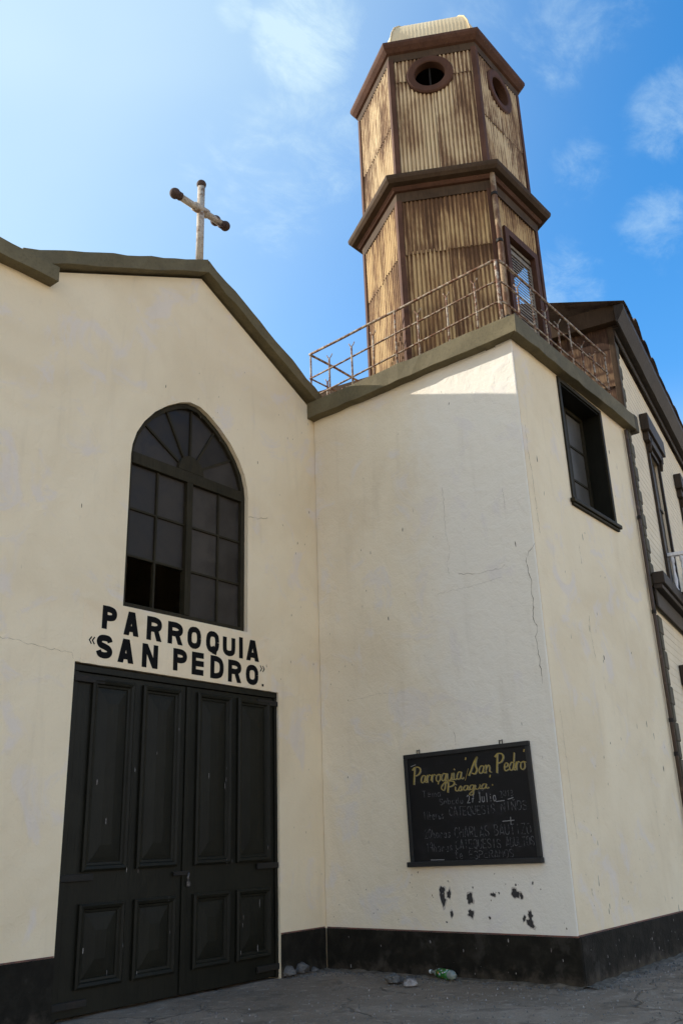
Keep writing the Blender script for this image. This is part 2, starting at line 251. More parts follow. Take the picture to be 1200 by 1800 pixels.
class MB:
    def __init__(s, fr=WORLD): s.fr = fr; s.v = []; s.f = []
    def box(s, a0, a1, b0, b1, c0, c1):
        i = len(s.v)
        for c in (c0, c1):
            for b in (b0, b1):
                for a in (a0, a1): s.v.append((a, b, c))
        s.f += [(i, i+2, i+3, i+1), (i+4, i+5, i+7, i+6), (i, i+1, i+5, i+4), (i+2, i+6, i+7, i+3), (i, i+4, i+6, i+2), (i+1, i+3, i+7, i+5)]
        return s
    def plate(s, loops, n0, n1):
        pts = [p for l in loops for p in l]; i = len(s.v); k = len(pts)
        s.v += [(*p, n0) for p in pts] + [(*p, n1) for p in pts]
        for t in tessellate_polygon([[Vector((*p, 0)) for p in l] for l in loops]):
            s.f.append(tuple(i+a for a in t)); s.f.append(tuple(i+k+a for a in reversed(t)))
        o = i
        for l in loops:
            m = len(l)
            for a in range(m):
                b = (a+1) % m; s.f.append((o+a, o+b, o+k+b, o+k+a))
            o += m
        return s
    def tube(s, pts, r, seg=8, caps=True):
        P = [Vector(p) for p in pts]; i0 = len(s.v); up = None
        for j, p in enumerate(P):
            t = (P[min(j+1, len(P)-1)] - P[max(j-1, 0)]).normalized()
            if up is None: up = t.orthogonal().normalized()
            a = (up - t*up.dot(t)).normalized(); b = t.cross(a); up = a
            rr = r[j] if isinstance(r, (list, tuple)) else r
            for q in range(seg):
                th = 2*math.pi*q/seg; s.v.append(tuple(p + a*math.cos(th)*rr + b*math.sin(th)*rr))
        for j in range(len(P)-1):
            for q in range(seg):
                q2 = (q+1) % seg; s.f.append((i0+j*seg+q, i0+j*seg+q2, i0+(j+1)*seg+q2, i0+(j+1)*seg+q))
        if caps:
            s.f.append(tuple(i0+q for q in reversed(range(seg)))); s.f.append(tuple(i0+(len(P)-1)*seg+q for q in range(seg)))
        return s
    def ring(s, a0, a1, b0, b1, prof):
        """profile (inset, height) swept round a rectangle"""
        i0 = len(s.v)
        for d, h in prof: s.v += [(a0+d, b0+d, h), (a1-d, b0+d, h), (a1-d, b1-d, h), (a0+d, b1-d, h)]
        for j in range(len(prof)-1):
            for q in range(4):
                q2 = (q+1) % 4; s.f.append((i0+j*4+q, i0+j*4+q2, i0+j*4+4+q2, i0+j*4+4+q))
        return s
    def sweep(s, path_fn, n, prof, jit=0.0, seed=0):
        """open profile loop (p,q) carried along path_fn(t)->function(p,q) ; closed cross-section, capped"""
        rn = random.Random(seed); i0 = len(s.v); m = len(prof)
        for j in range(n+1):
            g = path_fn(j/n)
            for (p, q) in prof: s.v.append(tuple(Vector(g(p, q)) + Vector((rn.uniform(-jit, jit), rn.uniform(-jit, jit), rn.uniform(-jit, jit)))))
        for j in range(n):
            for q in range(m):
                q2 = (q+1) % m; s.f.append((i0+j*m+q, i0+j*m+q2, i0+(j+1)*m+q2, i0+(j+1)*m+q))
        s.f.append(tuple(i0+q for q in reversed(range(m)))); s.f.append(tuple(i0+n*m+q for q in range(m)))
        return s
    def stroke(s, pts, w, n, closed=False):
        P = [Vector((p[0], p[1])) for p in pts]; i0 = len(s.v); k = len(P)
        for j in range(k):
            a = P[(j-1) % k] if closed else P[max(j-1, 0)]; b = P[(j+1) % k] if closed else P[min(j+1, k-1)]
            d1 = (P[j]-a); d2 = (b-P[j]); d1 = d1.normalized() if d1.length > 1e-9 else d2.normalized(); d2 = d2.normalized() if d2.length > 1e-9 else d1
            t = (d1+d2); t = t.normalized() if t.length > 1e-6 else d1; nn = Vector((-t.y, t.x)); sc = min(1/max(nn.dot(Vector((-d1.y, d1.x))), 0.5), 1.6)
            ww = w[j] if isinstance(w, (list, tuple)) else w
            for sg in (1, -1): q = P[j] + nn*sg*ww*0.5*sc; s.v.append((q.x, q.y, n))
        for j in range(k if closed else k-1):
            a = i0+2*j; b = i0+2*((j+1) % k); s.f.append((a, a+1, b+1, b))
        return s
    def build(s, name, mat, parent=None, smooth=False, bevel=0, recalc=True, kind=None):
        me = bpy.data.meshes.new(name); me.from_pydata([tuple(s.fr(p)) for p in s.v], [], s.f); me.materials.append(MT[mat])
        if recalc:
            bm = bmesh.new(); bm.from_mesh(me); bmesh.ops.recalc_face_normals(bm, faces=bm.faces); bm.to_mesh(me); bm.free()
        if smooth:
            for p in me.polygons: p.use_smooth = True
        return link(name, me, parent, bevel, kind)

def link(name, me, parent=None, bevel=0, kind=None):
    o = bpy.data.objects.new(name, me); COL.objects.link(o)
    if parent:
        o.parent = parent
        if parent.type == 'EMPTY': o.matrix_parent_inverse = Matrix.Translation(parent.location).inverted()
    if bevel:
        b = o.modifiers.new('bevel', 'BEVEL'); b.width = bevel; b.segments = 2; b.limit_method = 'ANGLE'; b.angle_limit = math.radians(35)
    if kind: o['kind'] = kind
    return o

def thing(name, label, cat, loc, group=None):
    o = bpy.data.objects.new(name, None); COL.objects.link(o); o.location = loc; o['label'] = label; o['category'] = cat
    o.empty_display_size = 0.3
    if group: o['group'] = group
    return o
def tag(o, label, cat, group=None):
    o['label'] = label; o['category'] = cat
    if group: o['group'] = group
    return o
def lathe(prof, seg=16):
    """(r,z) profile -> MB verts about local z"""
    m = MB(); k = len(prof)
    for r, z in prof:
        for q in range(seg): m.v.append((r*math.cos(2*math.pi*q/seg), r*math.sin(2*math.pi*q/seg), z))
    for j in range(k-1):
        for q in range(seg):
            q2 = (q+1) % seg; m.f.append((j*seg+q, j*seg+q2, (j+1)*seg+q2, (j+1)*seg+q))
    m.f.append(tuple(reversed(range(seg)))); m.f.append(tuple((k-1)*seg+q for q in range(seg)))
    return m

# ------------------------------------------------------------------ ground
def axis(lo, hi, fine0, fine1, st):
    a = []; x = fine0
    while x <= fine1+1e-6: a.append(x); x += st
    e = st
    while a[-1] < hi: e *= 1.6; a.append(min(a[-1]+e, hi))
    e = st
    while a[0] > lo: e *= 1.6; a.insert(0, max(a[0]-e, lo))
    return a
gx = axis(-900, 900, -8, 7, 0.12); gy = axis(-900, 900, -8.5, 0.6, 0.12)
g = MB()
for y in gy:
    for x in gx:
        near = max(0, 1-max(abs(x)-8, 0)/6)*max(0, 1-max(abs(y+4)-6, 0)/6)
        h = (mnoise.noise((x*0.5, y*0.5, 1))*0.022 + mnoise.noise((x*2.1, y*2.1, 5))*0.009 + mnoise.noise((x*6, y*6, 9))*0.004)*near
        e = max(0, 1-min(abs(y) if x < 0 else 9, abs(x) if -D < y < 0.2 else 9, abs(y+D) if x > 0 else 9)/0.35)
        h += e*0.03*max(0, mnoise.noise((x*1.7, y*1.7, 12))+0.1)*near
        g.v.append((x, y, h-0.012))
nx = len(gx)
for j in range(len(gy)-1):
    for i in range(nx-1): g.f.append((j*nx+i, j*nx+i+1, (j+1)*nx+i+1, (j+1)*nx+i))
go = g.build('ground', 'ground', smooth=True, recalc=False); go['kind'] = 'structure'

# ------------------------------------------------------------------ church
ch = thing('church', 'cream plastered church front with gable, tall arched window and dark double door', 'church', (-2.5, 0, 0))
CX = -2.555
ARCH = [(1.045, 6.2), (1.03, 6.34), (0.97, 6.53), (0.86, 6.72), (0.69, 6.92), (0.48, 7.09), (0.26, 7.22), (0.09, 7.285)]
def arch(sc=1.0, base=None, c=(CX, 6.2)):
    pts = [(c[0]+x*sc, c[1]+(z-6.2)*sc) for x, z in ARCH]; pts = pts + [(2*c[0]-x, z) for x, z in reversed(pts)]
    return pts
DX0, DX1, DZ = -4.21, -0.90, 3.52
hole = arch() + [(CX-1.045, 4.25), (CX+1.045, 4.25)]
outer = [(-9.5, -0.1), (DX0, -0.1), (DX0, DZ), (DX1, DZ-0.02), (DX1, -0.1), (0, -0.1), (0, 8.1), (-2.5, 9.36), (-5.0, 8.15), (-9.5, 8.1)]
MB(F1).plate([outer, hole], 0, -0.32).build('front_wall', 'cream', ch)
MB(F1).box(-9.5, DX0-0.004, -0.1, 0.585, 0.001, 0.028).build('plinth', 'black', ch, bevel=0.01)
MB(F1).box(DX1+0.004, -0.031, -0.1, 0.488, 0.001, 0.028).build('plinth', 'black', ch, bevel=0.01)
MB(F1).box(DX1+0.01, -0.035, 0.489, 0.503, 0.001, 0.014).build('plinth_edge', 'redline', ch)
MB(F1).box(-9.5, DX0-0.01, 0.586, 0.60, 0.001, 0.010).build('plinth_edge', 'redline', ch)
def raked(a, b, th, n0, n1, seed, name, end=True):
    """coping running from a to b in the facade plane"""
    m = MB(F1); (x0, z0), (x1, z1) = a, b
    m.sweep(lambda t: (lambda p, q: (x0+(x1-x0)*t, z0+(z1-z0)*t + q, p)), 14, [(n0, 0), (n1, 0), (n1, th), (n0, th+0.02)], 0.010, seed)
    return m.build(name, 'olive', ch, bevel=0.006)
raked((-5.42, 7.985), (-2.515, 9.395), 0.205, -0.30, 0.16, 1, 'gable_coping')
raked((-2.511, 9.395), (0.04, 8.165), 0.205, -0.30, 0.162, 2, 'gable_coping')
raked((-9.5, 7.93), (-4.93, 7.965), 0.205, -0.30, 0.172, 3, 'parapet_coping')
# nave behind the front
MB().box(-0.30, -0.002, 0.322, 16, 0, 8.15).build('side_wall', 'cream', ch)
MB().box(-9.5, -5.0, 0.322, 16, 0, 8.1).build('side_wall', 'cream', ch)
MB(F1).plate([[(-4.99, 0), (-0.305, 0), (-0.305, 8.1), (-2.5, 9.34), (-4.99, 8.1)]], -15.7, -16).build('rear_wall', 'cream', ch)
for x0, z0, x1, z1 in ((-5.1, 8.10, -2.5, 9.37), (-2.5, 9.37, 0.02, 8.12)):
    m = MB(); m.v = [(x0, 0.31, z0), (x1, 0.31, z1), (x1, 16.2, z1), (x0, 16.2, z0), (x0, 0.31, z0+0.05), (x1, 0.31, z1+0.05), (x1, 16.2, z1+0.05), (x0, 16.2, z0+0.05)]
    m.f = [(0, 1, 2, 3), (7, 6, 5, 4), (0, 4, 5, 1), (1, 5, 6, 2), (2, 6, 7, 3), (3, 7, 4, 0)]; m.build('roof', 'roofiron', ch)
# arched window
fo = arch(0.995) + [(CX-1.04, 4.252), (CX+1.04, 4.252)]
fi = arch(0.93) + [(CX-0.972, 4.32), (CX+0.972, 4.32)]
wf = MB(F1).plate([fo, fi], -0.06, -0.15).build('arched_window', 'winframe', ch, bevel=0.006)
wf['label'] = 'tall arched window with dark grey panes above the painted church name'
def wbox(name, a0, a1, b0, b1, n0, n1, mat='winframe', bev=0.004): return MB(F1).box(a0, a1, b0, b1, n0, n1).build(name, mat, wf, bevel=bev)
wbox('transom', CX-0.97, CX+0.97, 6.13, 6.285, -0.055, -0.145)
wbox('mullion', CX-0.05, CX+0.05, 4.322, 6.128, -0.05, -0.146)
cols = {-1: [(-0.968, -0.54), (-0.51, -0.055)], 1: [(0.055, 0.545), (0.575, 0.968)]}
for sd in (-1, 1):
    wbox('muntin', CX+(-0.54 if sd < 0 else 0.545), CX+(-0.51 if sd < 0 else 0.575), 4.322, 6.128, -0.085, -0.135)
    for zc in (5.53, 4.92):
        for a, b in cols[sd]: wbox('muntin', CX+a+0.001, CX+b-0.001, zc-0.015, zc+0.015, -0.088, -0.132)
    for a, b in cols[sd]:
        for ri, (z0, z1) in enumerate(((4.322, 4.905), (4.935, 5.515), (5.545, 6.128))):
            if sd < 0 and ri == 0: continue
            MB(F1).box(CX+a, CX+b, z0, z1, -0.112, -0.118).build('pane', 'pane', wf)
FC = (CX+0.02, 6.285)
inn = arch(0.93)
pol = sorted([(math.atan2(z-FC[1], x-FC[0]), math.hypot(x-FC[0], z-FC[1])) for x, z in inn if z > 6.29])
def rad(a):
    if a <= pol[0][0]: return 0.97/max(math.cos(a), 0.2)
    if a >= pol[-1][0]: return 0.97/max(-math.cos(a), 0.2)
    for (a0, r0), (a1, r1) in zip(pol, pol[1:]):
        if a0 <= a <= a1: return r0+(r1-r0)*(a-a0)/(a1-a0)
rays = [0.0, 0.52, 1.05, 1.57, 2.09, 2.62, math.pi]
for i in range(6):
    a0, a1 = rays[i], rays[i+1]; g0 = 0.03 if i else 0.0; g1 = 0.03 if i < 5 else 0.0
    pts = [(FC[0]+0.2*math.cos(a), FC[1]+0.2*math.sin(a)) for a in (a1-g1*2, a0+g0*2)]
    for t in range(7):
        a = a0+g0*0.3+(a1-a0-(g0+g1)*0.3)*t/6; r = rad(a)*0.995; pts.append((FC[0]+r*math.cos(a), max(FC[1]+r*math.sin(a), FC[1]+0.002)))
    MB(F1).plate([pts], -0.112, -0.118).build('fan_pane', 'pane', wf)
for a in rays[1:-1]:
    r = rad(a); c, s_ = math.cos(a), math.sin(a); m = MB(F1)
    w = 0.016; m.plate([[(FC[0]+c*0.19-s_*w, FC[1]+s_*0.19+c*w), (FC[0]+c*0.19+s_*w, FC[1]+s_*0.19-c*w), (FC[0]+c*r+s_*w, FC[1]+s_*r-c*w), (FC[0]+c*r-s_*w, FC[1]+s_*r+c*w)]], -0.088, -0.132)
    m.build('fan_bar', 'winframe', wf)
MB(F1).plate([[(FC[0]+0.225*math.cos(a*math.pi/18), FC[1]+0.003+0.235*math.sin(a*math.pi/18)) for a in range(19)]], -0.058, -0.142).build('fan_boss', 'winframe', wf, bevel=0.006)
# double door
MB(F1).box(DX0+0.003, DX1-0.003, DZ-0.095, DZ-0.022, -0.028, -0.14).build('door_frame', 'door', ch, bevel=0.006)
MB(F1).box(DX0+0.003, DX0+0.085, 0.0, DZ-0.097, -0.03, -0.14).build('door_frame', 'door', ch, bevel=0.006)
MB(F1).box(DX1-0.05, DX1-0.003, 0.0, DZ-0.097, -0.03, -0.14).build('door_frame', 'door', ch, bevel=0.006)
leaves = []
for li, (a, b) in enumerate(((DX0+0.09, -2.508), (-2.502, DX1-0.055))):
    lf = MB(F1).box(a, b, 0.02, DZ-0.10, -0.055, -0.115).build('door_leaf', 'door', ch, bevel=0.005); leaves.append(lf)
    pc = ((-3.93, -3.345), (-3.215, -2.625)) if li == 0 else ((-2.355, -1.765), (-1.65, -1.05))
    for (p0, p1) in pc:
        for (z0, z1) in ((0.255, 1.045), (1.355, 3.365)):
            MB(F1).ring(p0, p1, z0, z1, [(0, -0.0545), (0.0, -0.02), (0.022, -0.004), (0.05, -0.014), (0.062, -0.036), (0.085, -0.04), (0.09, -0.054)]).build('panel_moulding', 'door', lf)
            i0, i1, j0, j1 = p0+0.092, p1-0.092, z0+0.092, z1-0.092; cxm = (i0+i1)/2; e = (i1-i0)*0.42
            m = MB(F1); m.v = [(i0, j0, -0.0535), (i1, j0, -0.0535), (i1, j1, -0.0535), (i0, j1, -0.0535), (i0+0.045, j0+0.045, -0.045), (i1-0.045, j0+0.045, -0.045), (i1-0.045, j1-0.045, -0.045), (i0+0.045, j1-0.045, -0.045),
                                  (cxm-0.07, j0+e, -0.030), (cxm+0.07, j0+e, -0.030), (cxm+0.07, j1-e, -0.030), (cxm-0.07, j1-e, -0.030)]
            m.f = [(0, 1, 5, 4), (1, 2, 6, 5), (2, 3, 7, 6), (3, 0, 4, 7), (4, 5, 9, 8), (5, 6, 10, 9), (6, 7, 11, 10), (7, 4, 8, 11), (8, 9, 10, 11)]
            m.build('panel', 'door', lf)
    xs = (a-0.07, a+0.34) if li == 0 else (b-0.34, b+0.05)
    for zc in (0.13, 1.30, 3.345): MB(F1).box(xs[0], xs[1], zc-0.035, zc+0.035, -0.047, -0.012 if zc < 3 else -0.008).build('strap_hinge', 'iron', lf, bevel=0.008)
MB(F1).box(-2.535, -2.475, 0.03, DZ-0.105, -0.054, -0.03).build('meeting_strip', 'door', leaves[0], bevel=0.006)
MB(F1).box(-2.68, -2.44, 1.255, 1.30, -0.029, -0.008).build('bolt', 'iron', leaves[0], bevel=0.006)
MB(F1).tube([(-2.455, 1.275, -0.004), (-2.475, 1.235, 0.0), (-2.475, 1.19, 0.004)], 0.012).build('hasp', 'steel', leaves[0], smooth=True)
MB(F1).box(-2.485, -2.435, 1.13, 1.19, -0.02, 0.006).build('padlock', 'steel', leaves[0], bevel=0.012)

# ---- lettering
def ell(cx, cy, rx, ry, a0=0, a1=360, n=18, p=2.6):
    o = []
    for i in range(n+1):
        a = math.radians(a0+(a1-a0)*i/n); c, s_ = math.cos(a), math.sin(a)
        o.append((cx+rx*math.copysign(abs(c)**(2/p), c), cy+ry*math.copysign(abs(s_)**(2/p), s_)))
    return o
G = {'P': [[(0, 0), (0, 1)], [(0, 1), (0.3, 1), (0.6, 0.99), (0.9, 0.91), (1, 0.74), (0.9, 0.57), (0.6, 0.49), (0.3, 0.48), (0, 0.48)]],
     'A': [[(0, 0), (0.47, 1.06)], [(1, 0), (0.53, 1.06)], [(0.22, 0.2), (0.78, 0.2)]],
     'I': [[(0.5, 0), (0.5, 1)]], 'O': [ell(0.5, 0.5, 0.5, 0.5)], 'U': [[(0, 1), (0, 0.3), (0.12, 0.08), (0.5, 0), (0.88, 0.08), (1, 0.3), (1, 1)]],
     'N': [[(0, 0), (0, 1)], [(0, 1), (1, 0)], [(1, 0), (1, 1)]], 'E': [[(1, 1), (0, 1), (0, 0), (1, 0)], [(0, 0.51), (0.8, 0.51)]],
     'D': [[(0, 0), (0, 1)], [(0, 1), (0.25, 1), (0.55, 0.98), (0.87, 0.87), (1, 0.65), (1, 0.35), (0.87, 0.13), (0.55, 0.02), (0.25, 0), (0, 0)]],
     'S': [[(0.98, 0.78), (0.85, 0.95), (0.5, 1), (0.15, 0.94), (0.02, 0.76), (0.15, 0.58), (0.5, 0.5), (0.86, 0.4), (0.98, 0.22), (0.84, 0.05), (0.5, 0), (0.14, 0.05), (0.0, 0.24)]],
     'C': [[(1, 0.8), (0.8, 0.97), (0.45, 1), (0.1, 0.82), (0, 0.5), (0.1, 0.18), (0.45, 0), (0.8, 0.03), (1, 0.2)]], 'H': [[(0, 0), (0, 1)], [(1, 0), (1, 1)], [(0, 0.5), (1, 0.5)]],
     'L': [[(0, 1), (0, 0), (0.9, 0)]], 'T': [[(0, 1), (1, 1)], [(0.5, 0), (0.5, 1)]], 'Z': [[(0, 1), (1, 1), (0, 0), (1, 0)]], 'M': [[(0, 0), (0, 1), (0.5, 0.3), (1, 1), (1, 0)]],
     'B': [[(0, 0), (0, 1), (0.6, 1), (0.9, 0.85), (0.6, 0.52), (0, 0.52)], [(0.6, 0.52), (1, 0.27), (0.6, 0), (0, 0)]], 'J': [[(0.3, 1), (0.9, 1)], [(0.65, 1), (0.65, 0.15), (0.4, 0), (0.05, 0.1)]],
     '1': [[(0.2, 0.8), (0.55, 1), (0.55, 0)]], '2': [[(0, 0.8), (0.4, 1), (0.85, 0.8), (0.6, 0.4), (0, 0), (1, 0)]], '7': [[(0, 1), (0.9, 1), (0.35, 0)], [(0.2, 0.5), (0.85, 0.5)]],
     '0': [ell(0.5, 0.5, 0.42, 0.5)], '9': [ell(0.45, 0.7, 0.4, 0.3), [(0.85, 0.75), (0.8, 0)]], '3': [[(0, 0.9), (0.5, 1), (0.8, 0.78), (0.4, 0.53), (0.85, 0.28), (0.5, 0), (0, 0.1)]],
     'h': [[(0, 0), (0, 1)], [(0, 0.4), (0.4, 0.6), (0.75, 0.45), (0.75, 0)]], 'o': [ell(0.45, 0.3, 0.4, 0.3)], 'r': [[(0.1, 0), (0.1, 0.6)], [(0.1, 0.4), (0.5, 0.6), (0.8, 0.5)]],
     'a': [ell(0.42, 0.28, 0.36, 0.28), [(0.8, 0.58), (0.8, 0)]], 's': [[(0.8, 0.5), (0.4, 0.6), (0.1, 0.45), (0.7, 0.2), (0.4, 0), (0.0, 0.1)]], 'l': [[(0.4, 0), (0.4, 1)]], 'i': [[(0.4, 0), (0.4, 0.55)], [(0.4, 0.72), (0.42, 0.8)]],
     'u': [[(0, 0.6), (0, 0.15), (0.35, 0), (0.75, 0.15)], [(0.75, 0.6), (0.75, 0)]], 't': [[(0.4, 1), (0.4, 0.1), (0.7, 0)], [(0, 0.65), (0.85, 0.65)]], 'e': [[(0, 0.3), (0.8, 0.32), (0.6, 0.58), (0.2, 0.55), (0, 0.3), (0.2, 0.02), (0.8, 0.08)]],
     'd': [ell(0.4, 0.28, 0.38, 0.28), [(0.8, 1), (0.8, 0)]], 'm': [[(0, 0), (0, 0.6)], [(0, 0.5), (0.3, 0.6), (0.5, 0.4), (0.5, 0)], [(0.5, 0.45), (0.8, 0.6), (1, 0.4), (1, 0)]], 'b': [[(0, 1), (0, 0)], ell(0.4, 0.28, 0.38, 0.28)]}
G['R'] = G['P'] + [[(0.45, 0.49), (1, 0)]]
G['Q'] = G['O'] + [[(0.45, 0.22), (0.6, -0.06), (0.95, -0.13)]]
G['Ñ'] = G['N'] + [[(0.1, 1.18), (0.4, 1.25), (0.6, 1.18), (0.9, 1.25)]]
def cr_spline(pts, n=5):
    P = [pts[0]]+list(pts)+[pts[-1]]; o = []
    for i in range(1, len(P)-2):
        p0, p1, p2, p3 = (Vector(p) for p in P[i-1:i+3])
        for j in range(n):
            t = j/n; o.append(tuple(0.5*((2*p1)+(p2-p0)*t+(2*p0-5*p1+4*p2-p3)*t*t+(3*p1-p0-3*p2+p3)*t**3)))
    o.append(tuple(pts[-1])); return o
def letter(m, ch_, x0, x1, z0, z1, w, n, rn=None):
    for k_, st in enumerate(G[ch_]):
        j = (lambda: rn.uniform(-0.0015, 0.0015)) if rn else (lambda: 0)
        pts = [(x0+w/2+(x1-x0-w)*p[0]+j(), z0+w/2+(z1-z0-w)*p[1]+j()) for p in st]
        if rn and ((ch_ == 'A' and k_ < 2) or (ch_ == 'N' and k_ == 1) or (ch_ == 'R' and k_ == 2)):     # diagonals cut level at head and foot
            W_ = w*1.08; xm = (x0+x1)/2
            q = {('A', 0): (x0, z0, xm-W_*0.62, z1), ('A', 1): (x1-W_, z0, xm-W_*0.38, z1), ('N', 1): (x1-W_*1.05, z0, x0, z1), ('R', 2): (x1-W_*1.02, z0, x0+(x1-x0)*0.42, z0+(z1-z0)*0.5)}[(ch_, k_)]
            i = len(m.v); m.v += [(q[0], q[1], n+0.0003*k_), (q[0]+W_*1.03, q[1], n+0.0003*k_), (q[2]+W_, q[3], n+0.0003*k_), (q[2], q[3], n+0.0003*k_)]; m.f.append((i, i+1, i+2, i+3)); continue
        if len(st) == 2 and ch_ in 'PIEDRHN':
            d = (Vector(pts[0])-Vector(pts[1])).normalized()*w*0.5; pts = [tuple(Vector(pts[0])+d), tuple(Vector(pts[1])-d)]
        if ch_ in 'PRDUS' and len(pts) > 4: pts = cr_spline(pts, 5)
        m.stroke(pts, w, n+0.0003*k_, closed=False)
rb = random.Random(14); top_ = [(-4.14+3.07*i/24, 4.235-0.02*i/24+rb.uniform(-0.012, 0.012)) for i in range(25)]; bot_ = [(-1.04-3.1*i/24, 3.512+rb.uniform(-0.0, 0.006)) for i in range(25)]
MB(F1).plate([top_+bot_], 0.0004, 0.0016).build('whitewashed_band', 'band', ch)
rn = random.Random(3)
m = MB(F1)
for c, a, b, t, bo in (('P', -3.885, -3.68, 4.207, 3.935), ('A', -3.575, -3.355, 4.195, 3.91), ('R', -3.235, -3.0, 4.192, 3.90), ('R', -2.905, -2.66, 4.181, 3.905), ('O', -2.586, -2.352, 4.174, 3.892), ('Q', -2.268, -2.035, 4.166, 3.885),
                       ('U', -1.97, -1.742, 4.164, 3.88), ('I', -1.70, -1.57, 4.161, 3.88), ('A', -1.535, -1.29, 4.155, 3.872)): letter(m, c, a, b, bo, t, 0.072, 0.003, rn)
m.build('painted_lettering', 'ink', ch, recalc=False)['label'] = 'black painted word PARROQUIA under the arched window'
m = MB(F1)
for c, a, b, t, bo in (('S', -3.946, -3.715, 3.867, 3.595), ('A', -3.64, -3.412, 3.862, 3.582), ('N', -3.286, -3.045, 3.85, 3.568), ): letter(m, c, a, b, bo, t, 0.072, 0.003, rn)
m.build('painted_lettering', 'ink', ch, recalc=False)['label'] = 'black painted word SAN above the double door'
m = MB(F1)
for c, a, b, t, bo in (('P', -2.806, -2.58, 3.858, 3.584), ('E', -2.501, -2.265, 3.856, 3.569), ('D', -2.184, -1.952, 3.852, 3.56),
                       ('R', -1.869, -1.626, 3.838, 3.55), ('O', -1.541, -1.30, 3.82, 3.55)): letter(m, c, a, b, bo, t, 0.072, 0.003, rn)
m.build('painted_lettering', 'ink', ch, recalc=False)['label'] = 'black painted word PEDRO above the double door'
m = MB(F1)
for x in (-4.04, -4.0): m.stroke([(x+0.03, 3.82), (x, 3.78), (x+0.03, 3.738)], 0.016, 0.003)
m.build('painted_quote', 'ink', ch, recalc=False); m = MB(F1)
for x in (-1.235, -1.185): m.stroke([(x-0.03, 3.83), (x, 3.79), (x-0.03, 3.748)], 0.016, 0.003)
m.build('painted_quote', 'ink', ch, recalc=False)
MB(F1).stroke([(-1.235, 3.568), (-1.198, 3.568)], 0.034, 0.003).build('painted_stop', 'ink', ch, recalc=False)
# cracks and marks
def jag(pts, step=0.035, amp=0.012, rn=random.Random(5)):
    o = []
    for a, b in zip(pts, pts[1:]):
        L = math.dist(a, b); k_ = max(1, int(L/step))
        for i in range(k_): t = i/k_; o.append((a[0]+(b[0]-a[0])*t+rn.uniform(-amp, amp), a[1]+(b[1]-a[1])*t+rn.uniform(-amp, amp)))
    o.append(pts[-1]); return o
def crack(fr, pts, w, parent, n=0.002):
    p = jag(pts); rn = random.Random(len(p)); MB(fr).stroke(p, [max(0.001, w*rn.uniform(0.15, 1.2)) for _ in p], n).build('crack', 'crack', parent, recalc=False)
def flecks(fr, parent, areas, mat, seed, name='paint_fleck', n=0.0025):
    rn = random.Random(seed); m = MB(fr)
    for (a0, a1, b0, b1, cnt, s0, s1, el_) in areas:
        for _ in range(cnt):
            cx, cy = rn.uniform(a0, a1), rn.uniform(b0, b1); s_ = rn.uniform(s0, s1)*rn.uniform(0.5, 1); k_ = 7; i = len(m.v)
            for q in range(k_):
                a = 2*math.pi*q/k_; r = s_*rn.uniform(0.4, 1.1); m.v.append((cx+r*math.cos(a), cy+r*el_*math.sin(a), n))
            m.f.append(tuple(range(i, i+k_)))
    m.build(name, mat, parent, recalc=False, kind='stuff')
crack(F1, [(-5.6, 3.66), (-5.134, 3.647), (-4.87, 3.638), (-4.523, 3.613), (-4.268, 3.598), (-4.235, 3.54)], 0.0032, ch)
crack(F1, [(-1.5, 5.91), (-1.3, 5.93), (-1.1, 6.0)], 0.006, ch)
flecks(F1, ch, [(-2.6, -0.2, 6.9, 7.9, 20, 0.003, 0.009, 4), (-1.4, -0.1, 3.6, 6.9, 22, 0.003, 0.009, 4), (-0.85, -0.06, 0.7, 3.4, 10, 0.003, 0.008, 4), (-9, -4.4, 0.7, 3.4, 5, 0.003, 0.006, 3)], 'crack', 4)
flecks(F1, leaves[1], [(-2.4, -1.0, 0.3, 3.2, 14, 0.003, 0.008, 9)], 'stonepale', 9, 'paint_drip', -0.009)
flecks(F1, leaves[0], [(-4.0, -2.6, 0.15, 2.9, 14, 0.003, 0.008, 8)], 'stonepale', 10, 'paint_drip', -0.009)

# ------------------------------------------------------------------ tower base
XE = 4.06
tb = thing('tower_base', 'square whitewashed tower base jutting forward beside the church door', 'building', (2.0, -1.8, 0))
MB().box(0, 0.03, -D, -0.0, -0.1, 8.10).build('side_wall', 'whitewash', tb, bevel=0.012)
MB().box(0.001, 0.3, 0.001, 0.32, -0.1, 8.10).build('pier', 'cream', tb)
wh = [(1.45, 6.05), (2.95, 6.05), (2.95, 7.97), (1.45, 7.97)]
MB(W3).plate([[(0.0305, -0.1), (XE, -0.1), (XE, 8.12), (0.0305, 8.12)], wh], 0.0, -0.35).build('front_wall', 'cream', tb)
MB().box(XE-0.3, XE, -D+0.352, -0.02, 0, 8.1).build('side_wall', 'cream', tb)
MB().box(0.032, XE-0.305, -0.3, -0.0, 0, 8.1).build('rear_wall', 'cream', tb)
MB().box(0.02, XE-0.02, -D+0.02, -0.03, 8.125, 8.19).build('terrace_slab', 'terrace', tb)
MB(W2).box(0.031, D+0.03, -0.1, 0.484, 0.001, 0.03).build('plinth', 'black', tb, bevel=0.012)
MB(W3).box(0.0, XE, -0.1, 0.49, 0.0, 0.031).build('plinth', 'black', tb, bevel=0.012)
MB(W2).box(0.035, D+0.012, 0.485, 0.499, 0.001, 0.013).build('plinth_edge', 'redline', tb)
MB(W3).box(0.0, XE, 0.491, 0.505, 0.001, 0.013).build('plinth_edge', 'redline', tb)
